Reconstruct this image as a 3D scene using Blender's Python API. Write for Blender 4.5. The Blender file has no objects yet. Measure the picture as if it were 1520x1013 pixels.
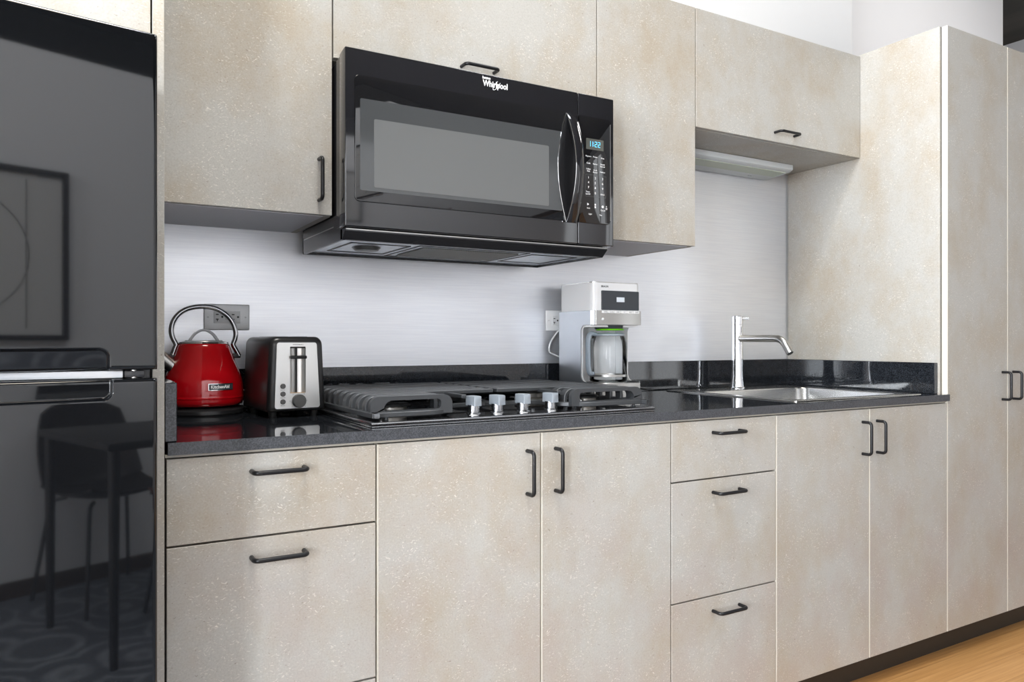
import bpy, bmesh, math, random
from mathutils import Vector, Matrix
random.seed(7)
S = bpy.context.scene
C = S.collection
PI = math.pi

# ------------------------------------------------------------------ materials
def srgb(r, g, b):
    f = lambda c: (c/255)/12.92 if c/255 <= .04045 else ((c/255+.055)/1.055)**2.4
    return (f(r), f(g), f(b), 1)

def pmat(name, col, rough=.5, metal=0., spec=.5, coat=0., aniso=0., bump=None, trans=0., ior=1.5, emit=None, estr=0., vary=None):
    m = bpy.data.materials.new(name); m.use_nodes = True
    nt = m.node_tree; b = nt.nodes['Principled BSDF']
    b.inputs['Base Color'].default_value = (*col[:3], 1)
    b.inputs['Roughness'].default_value = rough
    b.inputs['Metallic'].default_value = metal
    b.inputs['Specular IOR Level'].default_value = spec
    b.inputs['Coat Weight'].default_value = coat
    b.inputs['Anisotropic'].default_value = aniso
    b.inputs['Transmission Weight'].default_value = trans
    b.inputs['IOR'].default_value = ior
    if emit:
        b.inputs['Emission Color'].default_value = (*emit[:3], 1); b.inputs['Emission Strength'].default_value = estr
    geo = nt.nodes.new('ShaderNodeNewGeometry')
    def mapped(scale):
        mp = nt.nodes.new('ShaderNodeMapping'); mp.inputs['Scale'].default_value = scale
        nt.links.new(geo.outputs['Position'], mp.inputs['Vector']); return mp
    if bump:  # (scale vec, noise scale, strength, distance)
        mp = mapped(bump[0]); n = nt.nodes.new('ShaderNodeTexNoise'); n.inputs['Scale'].default_value = bump[1]
        n.inputs['Detail'].default_value = 4
        bp = nt.nodes.new('ShaderNodeBump'); bp.inputs['Strength'].default_value = bump[2]; bp.inputs['Distance'].default_value = bump[3]
        nt.links.new(mp.outputs[0], n.inputs['Vector']); nt.links.new(n.outputs['Fac'], bp.inputs['Height'])
        nt.links.new(bp.outputs[0], b.inputs['Normal'])
    if vary:  # (scale vec, noise scale, other colour)
        mp = mapped(vary[0]); n = nt.nodes.new('ShaderNodeTexNoise'); n.inputs['Scale'].default_value = vary[1]; n.inputs['Detail'].default_value = 5
        mx = nt.nodes.new('ShaderNodeMix'); mx.data_type = 'RGBA'
        mx.inputs['A'].default_value = (*col[:3], 1); mx.inputs['B'].default_value = (*vary[2][:3], 1)
        r = nt.nodes.new('ShaderNodeValToRGB'); r.color_ramp.elements[0].position = .35; r.color_ramp.elements[1].position = .65
        nt.links.new(mp.outputs[0], n.inputs['Vector']); nt.links.new(n.outputs['Fac'], r.inputs[0])
        nt.links.new(r.outputs[0], mx.inputs['Factor']); nt.links.new(mx.outputs['Result'], b.inputs['Base Color'])
    return m

def laminate(name):
    """stone-look laminate: slow drift between cool grey, tan and pinkish beige, small pale shell strands and dark specks"""
    m = bpy.data.materials.new(name); m.use_nodes = True
    nt = m.node_tree; L = nt.links; N = nt.nodes.new; b = nt.nodes['Principled BSDF']
    geo = N('ShaderNodeNewGeometry'); pos = geo.outputs['Position']
    def mapping(scale, rot=(0, 0, 0), src=pos, loc=(0, 0, 0)):
        mp = N('ShaderNodeMapping'); mp.inputs['Scale'].default_value = scale; mp.inputs['Rotation'].default_value = rot
        mp.inputs['Location'].default_value = loc
        L.new(src, mp.inputs['Vector']); return mp.outputs[0]
    def noise(vec, sc, det=3, rough=.5):
        n = N('ShaderNodeTexNoise'); n.inputs['Scale'].default_value = sc; n.inputs['Detail'].default_value = det
        n.inputs['Roughness'].default_value = rough; L.new(vec, n.inputs['Vector']); return n
    def ramp(src, a, c, lo=0., hi=1.):
        r = N('ShaderNodeMapRange'); r.inputs['From Min'].default_value = a; r.inputs['From Max'].default_value = c
        r.inputs['To Min'].default_value = lo; r.inputs['To Max'].default_value = hi
        L.new(src, r.inputs['Value']); return r.outputs[0]
    def math_(op, a, c=None):
        q = N('ShaderNodeMath'); q.operation = op
        for i, v in enumerate((a, c)):
            if v is None: continue
            if isinstance(v, (int, float)): q.inputs[i].default_value = v
            else: L.new(v, q.inputs[i])
        return q.outputs[0]
    def mix(f, a, c):
        x = N('ShaderNodeMix'); x.data_type = 'RGBA'
        L.new(f, x.inputs['Factor'])
        for k, v in (('A', a), ('B', c)):
            if isinstance(v, tuple): x.inputs[k].default_value = v
            else: L.new(v, x.inputs[k])
        return x.outputs['Result']
    grey = (.450, .438, .408, 1); tan = (.405, .355, .285, 1); pink = (.410, .352, .320, 1)
    n1 = noise(mapping((1, 1, .75)), 4.6, 8, .68); n2 = noise(mapping((1, 1, .8), loc=(7, 3, 5)), 5.0, 8, .68)
    zz = N('ShaderNodeSeparateXYZ'); L.new(pos, zz.inputs[0])
    pk = math_('MULTIPLY', ramp(n2.outputs['Fac'], .44, .66), ramp(zz.outputs['Z'], 1.0, .3))  # pink patches held low down: the light's tint there put into the colour
    c1 = mix(ramp(n1.outputs['Fac'], .43, .66), grey, tan)
    c1 = mix(math_('MULTIPLY', pk, .8), c1, pink)
    # fine grain
    g = noise(pos, 260, 3, .7)
    c2 = mix(math_('MULTIPLY', ramp(g.outputs['Fac'], .45, .75), .26), c1, (.17, .14, .11, 1))
    # warp
    wn = noise(pos, 38, 2)
    def warped(amount):
        sub = N('ShaderNodeVectorMath'); sub.operation = 'SUBTRACT'; L.new(wn.outputs['Color'], sub.inputs[0]); sub.inputs[1].default_value = (.5, .5, .5)
        sc = N('ShaderNodeVectorMath'); sc.operation = 'SCALE'; L.new(sub.outputs[0], sc.inputs[0]); sc.inputs['Scale'].default_value = amount
        ad = N('ShaderNodeVectorMath'); ad.operation = 'ADD'; L.new(pos, ad.inputs[0]); L.new(sc.outputs[0], ad.inputs[1]); return ad.outputs[0]
    wv = warped(.030)
    clump = ramp(noise(mapping((1, 1, 1), loc=(2, 9, 4)), 11, 3).outputs['Fac'], .40, .62)
    def strands(rot, sc, thr, keep, loc):
        v = N('ShaderNodeTexVoronoi'); v.inputs['Scale'].default_value = 1
        L.new(mapping(sc, rot, wv, loc), v.inputs['Vector'])
        near = ramp(v.outputs['Distance'], thr, thr*.45)
        sp = N('ShaderNodeSeparateColor'); L.new(v.outputs['Color'], sp.inputs[0])
        on = math_('LESS_THAN', sp.outputs[0], keep)
        return math_('MULTIPLY', near, on)
    total = None
    for rot, sc, thr, keep, loc in (((0, .5, 0), (60, 60, 260), .22, .60, (0, 0, 0)), ((0, -.7, .3), (65, 65, 280), .21, .55, (3, 1, 7)),
                               ((0, 1.35, 0), (75, 75, 300), .21, .55, (5, 8, 2)), ((0, .1, 0), (170, 170, 190), .22, .35, (1, 4, 9))):
        s = strands(rot, sc, thr, keep, loc)
        total = s if total is None else math_('MAXIMUM', total, s)
    fl = math_('MULTIPLY', total, ramp(clump, 0, 1, .15, .85))
    c3 = mix(fl, c2, (.72, .69, .62, 1))
    dk = strands((0, .9, 0), (90, 90, 180), .19, .22, (11, 2, 3))
    c4 = mix(math_('MULTIPLY', dk, .5), c3, (.16, .12, .09, 1))
    L.new(c4, b.inputs['Base Color'])
    b.inputs['Roughness'].default_value = .42
    b.inputs['Specular IOR Level'].default_value = .35
    bp = N('ShaderNodeBump'); bp.inputs['Strength'].default_value = .12; bp.inputs['Distance'].default_value = .0006
    L.new(g.outputs['Fac'], bp.inputs['Height']); L.new(bp.outputs[0], b.inputs['Normal'])
    return m

def granite(name, base, speck, rough, thr=.64):
    m = bpy.data.materials.new(name); m.use_nodes = True
    nt = m.node_tree; b = nt.nodes['Principled BSDF']; N = nt.nodes.new
    geo = N('ShaderNodeNewGeometry'); n = N('ShaderNodeTexNoise'); n.inputs['Scale'].default_value = 420; n.inputs['Detail'].default_value = 3
    nt.links.new(geo.outputs['Position'], n.inputs['Vector'])
    n2 = N('ShaderNodeTexNoise'); n2.inputs['Scale'].default_value = 60; n2.inputs['Detail'].default_value = 4
    nt.links.new(geo.outputs['Position'], n2.inputs['Vector'])
    r = N('ShaderNodeMapRange'); r.inputs['From Min'].default_value = thr-.12; r.inputs['From Max'].default_value = thr+.12
    ad = N('ShaderNodeMath'); ad.operation = 'MULTIPLY_ADD'; ad.inputs[1].default_value = .20
    nt.links.new(n2.outputs['Fac'], ad.inputs[0]); 
    sc = N('ShaderNodeMath'); sc.operation = 'MULTIPLY'; sc.inputs[1].default_value = .95
    nt.links.new(n.outputs['Fac'], sc.inputs[0]); nt.links.new(sc.outputs[0], ad.inputs[2])
    nt.links.new(ad.outputs[0], r.inputs['Value'])
    mx = N('ShaderNodeMix'); mx.data_type = 'RGBA'; mx.inputs['A'].default_value = (*base, 1); mx.inputs['B'].default_value = (*speck, 1)
    nt.links.new(r.outputs[0], mx.inputs['Factor']); nt.links.new(mx.outputs['Result'], b.inputs['Base Color'])
    b.inputs['Roughness'].default_value = rough
    b.inputs['IOR'].default_value = 1.6
    return m

def wood_floor(name):
    m = bpy.data.materials.new(name); m.use_nodes = True
    nt = m.node_tree; b = nt.nodes['Principled BSDF']; N = nt.nodes.new; L = nt.links
    geo = N('ShaderNodeNewGeometry')
    mp = N('ShaderNodeMapping'); mp.inputs['Scale'].default_value = (1.2, 55, 1); L.new(geo.outputs['Position'], mp.inputs['Vector'])
    n = N('ShaderNodeTexNoise'); n.inputs['Scale'].default_value = 2.2; n.inputs['Detail'].default_value = 6; n.inputs['Roughness'].default_value = .65
    L.new(mp.outputs[0], n.inputs['Vector'])
    br = N('ShaderNodeTexBrick'); br.offset = .37; br.inputs['Scale'].default_value = 1
    br.inputs['Brick Width'].default_value = 1.1; br.inputs['Row Height'].default_value = .0953
    br.inputs['Mortar Size'].default_value = .0008; br.inputs['Color1'].default_value = (.40, .40, .40, 1); br.inputs['Color2'].default_value = (.62, .62, .62, 1)
    br.inputs['Mortar'].default_value = (.1, .1, .1, 1)
    L.new(geo.outputs['Position'], br.inputs['Vector'])
    r = N('ShaderNodeValToRGB'); e = r.color_ramp.elements
    e[0].position = .3; e[0].color = (.27, .125, .036, 1); e[1].position = .68; e[1].color = (.56, .31, .12, 1)
    e2 = r.color_ramp.elements.new(.5); e2.color = (.44, .225, .075, 1)
    ad = N('ShaderNodeMath'); ad.operation = 'MULTIPLY_ADD'; ad.inputs[1].default_value = .35
    sep = N('ShaderNodeSeparateColor'); L.new(br.outputs['Color'], sep.inputs[0]); L.new(sep.outputs[0], ad.inputs[0])
    sc = N('ShaderNodeMath'); sc.operation = 'MULTIPLY'; sc.inputs[1].default_value = .66; L.new(n.outputs['Fac'], sc.inputs[0]); L.new(sc.outputs[0], ad.inputs[2])
    L.new(ad.outputs[0], r.inputs[0]); L.new(r.outputs[0], b.inputs['Base Color'])
    b.inputs['Roughness'].default_value = .42
    return m

def rug_mat(name):
    m = bpy.data.materials.new(name); m.use_nodes = True
    nt = m.node_tree; b = nt.nodes['Principled BSDF']; N = nt.nodes.new; L = nt.links
    geo = N('ShaderNodeNewGeometry'); v = N('ShaderNodeTexVoronoi'); v.inputs['Scale'].default_value = 4
    L.new(geo.outputs['Position'], v.inputs['Vector'])
    w = N('ShaderNodeMath'); w.operation = 'SINE'; ml = N('ShaderNodeMath'); ml.operation = 'MULTIPLY'; ml.inputs[1].default_value = 28
    L.new(v.outputs['Distance'], ml.inputs[0]); L.new(ml.outputs[0], w.inputs[0])
    n = N('ShaderNodeTexNoise'); n.inputs['Scale'].default_value = 30; L.new(geo.outputs['Position'], n.inputs['Vector'])
    a = N('ShaderNodeMath'); a.operation = 'MULTIPLY'; L.new(w.outputs[0], a.inputs[0]); L.new(n.outputs['Fac'], a.inputs[1])
    mx = N('ShaderNodeMix'); mx.data_type = 'RGBA'; mx.inputs['A'].default_value = (.10, .11, .13, 1); mx.inputs['B'].default_value = (.34, .36, .39, 1)
    L.new(a.outputs[0], mx.inputs['Factor']); L.new(mx.outputs['Result'], b.inputs['Base Color'])
    b.inputs['Roughness'].default_value = .95
    return m

M = {}
M['lam'] = laminate('stone_look_laminate')
M['edge'] = pmat('cream_edge_band', (.70, .66, .57), .5)
M['rail'] = pmat('greige_rail', (.42, .39, .33), .5)
M['dark'] = pmat('dark_gap', (.02, .017, .014), .6)
M['toe'] = pmat('dark_brown_plinth', (.022, .017, .012), .55)
M['under'] = pmat('grey_melamine', (.72, .73, .77), .45)
M['granite'] = granite('black_granite_polished', (.008, .009, .011), (.035, .04, .048), .045)
M['granite_edge'] = granite('black_granite_edge', (.024, .026, .031), (.075, .08, .092), .40, .6)
M['wall'] = pmat('white_paint', (.86, .86, .86), .7)
M['wallwarm'] = pmat('white_paint_wall', (.80, .81, .83), .7)
M['splash'] = pmat('brushed_metal_sheet', (.80, .815, .86), .36, .7, bump=((3, 3, 120), 6, .25, .0008), vary=((1.5, 1, 60), 5, (.85, .865, .90)))
M['concrete'] = pmat('dark_concrete', (.060, .058, .050), .8, vary=((1, .3, 1), 3, (.036, .036, .031)))
M['floor'] = wood_floor('bamboo_floor')
M['black_gloss'] = pmat('glossy_black_enamel', (.0045, .005, .006), .03, 0, .66)
M['black_side'] = pmat('black_painted_side', (.018, .018, .020), .25)
M['mw_black'] = pmat('glossy_black_plastic', (.013, .013, .015), .07, 0, .75)
M['mw_glass'] = pmat('black_door_glass', (.008, .008, .009), .03, 0, .75)
M['mw_window'] = pmat('smoked_window', (.055, .058, .060), .08, 0, .5)
M['mw_screen'] = pmat('window_mesh_screen', (.115, .118, .118), .25, 0, .5, bump=((1, 1, 1), 900, .3, .0004))
M['grey_paint'] = pmat('light_grey_galvanised_steel', (.66, .70, .74), .30, .9)
M['mesh_metal'] = pmat('filter_mesh', (.26, .26, .25), .4, .8)
M['black_matte'] = pmat('black_powder_coat', (.008, .008, .009), .34, 0, .35)
M['rubber'] = pmat('black_rubber', (.012, .012, .012), .6)
M['chrome'] = pmat('chrome', (.82, .83, .85), .06, 1)
M['gunmetal'] = pmat('polished_grey_steel', (.42, .43, .45), .16, 1)
M['steel'] = pmat('brushed_stainless', (.46, .455, .44), .27, 1, bump=((1, 1, 1), 300, .05, .0003))
M['steel_dark'] = pmat('satin_steel', (.50, .49, .47), .3, 1)
M['steel_v'] = pmat('coffee_maker_steel', (.30, .31, .325), .38, 1, bump=((60, 60, 2), 20, .08, .0005))
M['sinksteel'] = pmat('sink_stainless', (.66, .66, .65), .22, 1)
M['red'] = pmat('red_enamel', (.40, .002, .006), .08, 0, .5, coat=.6)
M['toaster_black'] = pmat('satin_black_toaster', (.016, .016, .017), .28)
M['faceplate'] = pmat('brushed_face_plate', (.72, .72, .71), .33, .85)
M['grey_button'] = pmat('dark_grey_button', (.08, .08, .08), .4)
M['orange'] = pmat('warm_slot_floor', (.45, .26, .10), .5)
M['white_plastic'] = pmat('white_plastic', (.90, .905, .91), .22)
M['print'] = pmat('dark_print', (.10, .10, .10), .5)
M['white_print'] = pmat('white_print', (.85, .85, .85), .4)
M['grey_print'] = pmat('grey_print', (.16, .16, .16), .4)
M['display'] = pmat('grey_display_glass', (.045, .052, .062), .06)
M['lcd'] = pmat('pale_lcd', (.60, .65, .70), .3, emit=(.6, .66, .74), estr=.25)
M['clock'] = pmat('blue_clock_digits', (.05, .3, .45), .4, emit=(.12, .62, .95), estr=1.6)
M['mw_disp'] = pmat('olive_grey_display', (.095, .097, .085), .12)
M['green'] = pmat('lime_green_plastic', (.17, .62, .01), .3)
M['glass'] = pmat('clear_glass', (1, 1, 1), .0, 0, .5, trans=1., ior=1.45)
def thin_glass(name):
    m = bpy.data.materials.new(name); m.use_nodes = True; nt = m.node_tree; nt.nodes.clear(); N = nt.nodes.new
    o = N('ShaderNodeOutputMaterial'); t = N('ShaderNodeBsdfTransparent'); g = N('ShaderNodeBsdfGlossy'); x = N('ShaderNodeMixShader'); f = N('ShaderNodeFresnel')
    t.inputs[0].default_value = (.985, .99, .99, 1); g.inputs['Roughness'].default_value = .02; f.inputs[0].default_value = 1.3
    nt.links.new(f.outputs[0], x.inputs[0]); nt.links.new(t.outputs[0], x.inputs[1]); nt.links.new(g.outputs[0], x.inputs[2]); nt.links.new(x.outputs[0], o.inputs[0]); return m
M['glass'] = thin_glass('clear_carafe_glass')
M['bluegrey'] = pmat('blue_grey_plastic', (.33, .38, .43), .25)
M['iron'] = pmat('cast_iron_grate', (.055, .058, .062), .40, .3, bump=((1, 1, 1), 500, .12, .0005))
M['hob'] = pmat('cooktop_black_enamel', (.010, .010, .011), .05)
M['hobtrim'] = pmat('cooktop_edge_steel', (.32, .325, .335), .16, .9)
M['knob'] = pmat('blue_grey_knob', (.27, .30, .335), .32)
M['burner'] = pmat('burner_aluminium', (.42, .40, .37), .35, .9)
M['plategrey'] = pmat('grey_outlet_plate', (.56, .57, .58), .35, .2)
M['sockgrey'] = pmat('grey_outlet_socket', (.52, .53, .54), .4)
M['lamp_white'] = pmat('lamp_housing_white', (.66, .69, .70), .35)
M['lamp_diff'] = pmat('lamp_prismatic_diffuser', (.50, .55, .44), .3)
M['gasket'] = pmat('white_gasket', (.50, .51, .53), .35)
M['table'] = pmat('black_table_top', (.005, .0045, .0045), .5)
M['chair_dark'] = pmat('dark_brown_chair_shell', (.008, .005, .0045), .5)
M['chair_red'] = pmat('reddish_brown_seat', (.10, .035, .022), .5)
M['blackmetal'] = pmat('black_metal_leg', (.01, .01, .011), .4)
M['baseboard'] = pmat('dark_brown_baseboard', (.055, .035, .026), .5)
M['lidgrey'] = pmat('dark_grey_lid_handle', (.16, .16, .165), .28, .8)
M['rug'] = rug_mat('grey_patterned_rug')
M['paper'] = pmat('picture_paper', (.62, .62, .61), .6)
M['line'] = pmat('grey_drawn_line', (.12, .12, .12), .6)
M['daylight'] = pmat('window_frame_white', (.7, .7, .7), .5)

# ------------------------------------------------------------------ mesh helpers
class MB:
    def __init__(self, mats):
        self.bm = bmesh.new(); self.mats = mats if isinstance(mats, (list, tuple)) else [mats]
    def _add(self, b, mi=0, keep=False):
        me = bpy.data.meshes.new('tmp')
        if not keep:
            for f in b.faces: f.material_index = mi
        b.to_mesh(me); b.free(); self.bm.from_mesh(me); bpy.data.meshes.remove(me)
    def box(self, x0, x1, y0, y1, z0, z1, mi=0, bev=0., seg=2, edges=None):
        b = bmesh.new(); bmesh.ops.create_cube(b, size=1)
        for v in b.verts:
            v.co = Vector(((x0+x1)/2+v.co.x*(x1-x0), (y0+y1)/2+v.co.y*(y1-y0), (z0+z1)/2+v.co.z*(z1-z0)))
        if bev > 0:
            es = list(b.edges) if edges is None else [e for e in b.edges if edges(e)]
            bmesh.ops.bevel(b, geom=es, offset=bev, segments=seg, affect='EDGES', profile=.5)
        self._add(b, mi); return self
    def poly(self, pts, d0, d1, plane='XZ', mi=0, bev=0., seg=2):
        """extrude a closed outline; plane XZ -> depth Y, XY -> depth Z, YZ -> depth X"""
        b = bmesh.new()
        def P(p, d):
            return {'XZ': (p[0], d, p[1]), 'XY': (p[0], p[1], d), 'YZ': (d, p[0], p[1])}[plane]
        f0 = b.faces.new([b.verts.new(P(p, d0)) for p in pts])
        r = bmesh.ops.extrude_face_region(b, geom=[f0])
        off = Vector(P((0, 0), d1)) - Vector(P((0, 0), d0))
        for v in [g for g in r['geom'] if isinstance(g, bmesh.types.BMVert)]: v.co += off
        bmesh.ops.recalc_face_normals(b, faces=b.faces)
        if bev > 0:
            es = [e for e in b.edges if len(e.link_faces) == 2 and any(len(f.verts) > 4 or f.calc_area() > 0 for f in e.link_faces)
                  and e.calc_face_angle(0) > .9]
            bmesh.ops.bevel(b, geom=es, offset=bev, segments=seg, affect='EDGES', profile=.5)
        self._add(b, mi); return self
    def frame(self, outer, inner, d0, d1, plane='XZ', mi=0):
        """ring between two outlines with the same number of points"""
        b = bmesh.new(); n = len(outer)
        def P(p, d):
            return {'XZ': (p[0], d, p[1]), 'XY': (p[0], p[1], d), 'YZ': (d, p[0], p[1])}[plane]
        o0 = [b.verts.new(P(p, d0)) for p in outer]; o1 = [b.verts.new(P(p, d1)) for p in outer]
        i0 = [b.verts.new(P(p, d0)) for p in inner]; i1 = [b.verts.new(P(p, d1)) for p in inner]
        for k in range(n):
            j = (k+1) % n
            for q in ((o0[k], o0[j], i0[j], i0[k]), (o1[k], i1[k], i1[j], o1[j]), (o0[k], o1[k], o1[j], o0[j]), (i0[k], i0[j], i1[j], i1[k])):
                b.faces.new(q)
        bmesh.ops.recalc_face_normals(b, faces=b.faces); self._add(b, mi); return self
    def lathe(self, prof, c=(0, 0, 0), axis='Z', seg=48, mi=0, cap=True):
        b = bmesh.new(); rings = []
        for r, h in prof:
            ring = []
            if r < 1e-6: ring = [b.verts.new((0, 0, h))]
            else:
                for k in range(seg):
                    a = 2*PI*k/seg; ring.append(b.verts.new((r*math.cos(a), r*math.sin(a), h)))
            rings.append(ring)
        for A, B in zip(rings, rings[1:]):
            if len(A) == 1 and len(B) == 1: continue
            for k in range(seg):
                j = (k+1) % seg
                if len(A) == 1: b.faces.new((A[0], B[k], B[j]))
                elif len(B) == 1: b.faces.new((A[k], A[j], B[0]))
                else: b.faces.new((A[k], A[j], B[j], B[k]))
        if cap:
            for ring in (rings[0], rings[-1]):
                if len(ring) > 1: b.faces.new(ring)
        bmesh.ops.recalc_face_normals(b, faces=b.faces)
        if axis == 'Y': bmesh.ops.rotate(b, verts=b.verts, matrix=Matrix.Rotation(PI/2, 3, 'X'))
        if axis == 'X': bmesh.ops.rotate(b, verts=b.verts, matrix=Matrix.Rotation(PI/2, 3, 'Y'))
        bmesh.ops.translate(b, verts=b.verts, vec=Vector(c)); self._add(b, mi); return self
    def cyl(self, p0, p1, r0, r1=None, seg=24, mi=0):
        r1 = r0 if r1 is None else r1
        p0, p1 = Vector(p0), Vector(p1); d = p1-p0; h = d.length
        b = bmesh.new()
        bmesh.ops.create_cone(b, cap_ends=True, segments=seg, radius1=r0, radius2=max(r1, 1e-5), depth=h)
        q = d.to_track_quat('Z', 'Y').to_matrix()
        bmesh.ops.rotate(b, verts=b.verts, matrix=q); bmesh.ops.translate(b, verts=b.verts, vec=(p0+p1)/2)
        self._add(b, mi); return self
    def sweep(self, path, sec, mi=0, closed=False, up=None, scale=None):
        """sweep a closed 2-D section (u,v) along a path; up fixes the section's v direction"""
        b = bmesh.new(); P = [Vector(p) for p in path]; n = len(P); rings = []
        t0 = None; nrm = None
        for i, p in enumerate(P):
            if closed: t = (P[(i+1) % n]-P[i-1]).normalized()
            else: t = (P[min(i+1, n-1)]-P[max(i-1, 0)]).normalized()
            if up is not None:
                v = Vector(up); v = (v-t*v.dot(t)).normalized()
            else:
                if nrm is None:
                    a = Vector((0, 0, 1)) if abs(t.z) < .9 else Vector((1, 0, 0)); nrm = (a-t*a.dot(t)).normalized()
                else: nrm = (nrm-t*nrm.dot(t)).normalized()
                v = nrm
            u = t.cross(v).normalized(); s = scale[i] if scale else 1.
            rings.append([b.verts.new(p+u*a*s+v*c*s) for a, c in sec])
        m = len(sec); R = rings+[rings[0]] if closed else rings
        for A, B in zip(R, R[1:]):
            for k in range(m): b.faces.new((A[k], A[(k+1) % m], B[(k+1) % m], B[k]))
        if not closed: b.faces.new(rings[0]); b.faces.new(rings[-1])
        bmesh.ops.recalc_face_normals(b, faces=b.faces); self._add(b, mi); return self
    def tube(self, path, r, seg=12, mi=0, closed=False, scale=None):
        return self.sweep(path, [(r*math.cos(2*PI*k/seg), r*math.sin(2*PI*k/seg)) for k in range(seg)], mi, closed, scale=scale)
    def text(self, s, size, loc, rot=(PI/2, 0, 0), ext=.0003, mi=0, align='LEFT', xs=1., off=0., wrap=None):
        cu = bpy.data.curves.new('t', 'FONT'); cu.body = s; cu.size = size; cu.extrude = ext; cu.align_x = align; cu.align_y = 'CENTER'; cu.offset = off
        cu.resolution_u = 3
        ob = bpy.data.objects.new('t', cu); C.objects.link(ob); bpy.context.view_layer.update()
        me = bpy.data.meshes.new_from_object(ob.evaluated_get(bpy.context.evaluated_depsgraph_get()))
        b = bmesh.new(); b.from_mesh(me); bpy.data.meshes.remove(me); bpy.data.objects.remove(ob); bpy.data.curves.remove(cu)
        for v in b.verts:
            v.co.x *= xs
        if wrap:  # bend the line of text round a vertical cylinder: (cx, cy, radius(z), centre angle)
            cx, cy, rf, a0 = wrap
            for v in b.verts:
                z = loc[2]+v.co.y; r = rf(z)+v.co.z; a = a0+v.co.x/rf(z)
                v.co = Vector((cx+r*math.sin(a), cy-r*math.cos(a), z))
        else:
            from mathutils import Euler
            mt = Matrix.Translation(loc) @ Euler(rot).to_matrix().to_4x4()
            b.transform(mt)
        self._add(b, mi); return self
    def grid(self, fn, nu, nv, thick, mi=0):
        """closed shell: surface fn(u,v)->point thickened along its normal"""
        b = bmesh.new(); P = [[Vector(fn(i/nu, j/nv)) for j in range(nv+1)] for i in range(nu+1)]
        def nr(i, j):
            a = P[min(i+1, nu)][j]-P[max(i-1, 0)][j]; c = P[i][min(j+1, nv)]-P[i][max(j-1, 0)]; return a.cross(c).normalized()
        T = [[b.verts.new(P[i][j]) for j in range(nv+1)] for i in range(nu+1)]
        U = [[b.verts.new(P[i][j]-nr(i, j)*thick) for j in range(nv+1)] for i in range(nu+1)]
        for i in range(nu):
            for j in range(nv):
                b.faces.new((T[i][j], T[i+1][j], T[i+1][j+1], T[i][j+1])); b.faces.new((U[i][j], U[i][j+1], U[i+1][j+1], U[i+1][j]))
        for i in range(nu):
            for j in (0, nv): b.faces.new((T[i][j], T[i+1][j], U[i+1][j], U[i][j]))
        for j in range(nv):
            for i in (0, nu): b.faces.new((T[i][j], T[i][j+1], U[i][j+1], U[i][j]))
        bmesh.ops.recalc_face_normals(b, faces=b.faces); self._add(b, mi); return self
    def build(self, name, parent=None, local=False, angle=32, label=None):
        me = bpy.data.meshes.new(name); bm = self.bm
        bmesh.ops.remove_doubles(bm, verts=bm.verts, dist=1e-6)
        if parent is not None and not local:
            off = Vector((0, 0, 0)); p = parent
            while p is not None: off += Vector(p.location); p = p.parent
        elif parent is None and not local:
            xs = [v.co for v in bm.verts]
            off = Vector(((min(v.x for v in xs)+max(v.x for v in xs))/2, (min(v.y for v in xs)+max(v.y for v in xs))/2, min(v.z for v in xs)))
        else: off = Vector((0, 0, 0))
        bmesh.ops.translate(bm, verts=bm.verts, vec=-off)
        ca = math.radians(angle)
        for f in bm.faces: f.smooth = True
        for e in bm.edges:
            e.smooth = len(e.link_faces) == 2 and e.calc_face_angle(0) < ca
        bm.to_mesh(me); bm.free()
        for m in self.mats: me.materials.append(m)
        o = bpy.data.objects.new(name, me); C.objects.link(o)
        if parent is not None: o.parent = parent
        else: o.location = off if not local else (0, 0, 0)
        if label: o['label'] = label
        return o

def tag(o, label, cat, group=None):
    o['label'] = label; o['category'] = cat
    if group: o['group'] = group
    return o
def thing(name, label, cat, loc=(0, 0, 0), rz=0, group=None):
    o = bpy.data.objects.new(name, None); o.empty_display_size = .05; C.objects.link(o)
    o.location = loc; o.rotation_euler = (0, 0, rz); return tag(o, label, cat, group)
def struct(mb, name):
    o = mb.build(name); o['kind'] = 'structure'; return o
def rrect(x0, x1, z0, z1, r, n=6):
    pts = []
    for cx, cz, a in ((x1-r, z0+r, -PI/2), (x1-r, z1-r, 0), (x0+r, z1-r, PI/2), (x0+r, z0+r, PI)):
        for k in range(n+1):
            t = a+PI/2*k/n; pts.append((cx+r*math.cos(t), cz+r*math.sin(t)))
    return pts
def rrect_r(x0, x1, z0, z1, rs, n=6):
    """rs: radii for bottom-right, top-right, top-left, bottom-left"""
    pts = []
    for (cx, cz, a), r in zip(((x1, z0, -PI/2), (x1, z1, 0), (x0, z1, PI/2), (x0, z0, PI)), rs):
        sx = -1 if cx == x1 else 1; sz = 1 if cz == z0 else -1
        ox, oz = cx+sx*r, cz+sz*r
        for k in range(n+1):
            t = a+PI/2*k/n; pts.append((ox+r*math.cos(t), oz+r*math.sin(t)))
    return pts
def bez(pts, n=8):
    """Catmull-Rom through points"""
    P = [Vector(p) for p in pts]; P = [P[0]*2-P[1]]+P+[P[-1]*2-P[-2]]; out = []
    for i in range(1, len(P)-2):
        for k in range(n):
            t = k/n; a, b, c, d = P[i-1], P[i], P[i+1], P[i+2]
            out.append(.5*((2*b)+(-a+c)*t+(2*a-5*b+4*c-d)*t*t+(-a+3*b-3*c+d)*t**3))
    out.append(P[-2]); return out

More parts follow.
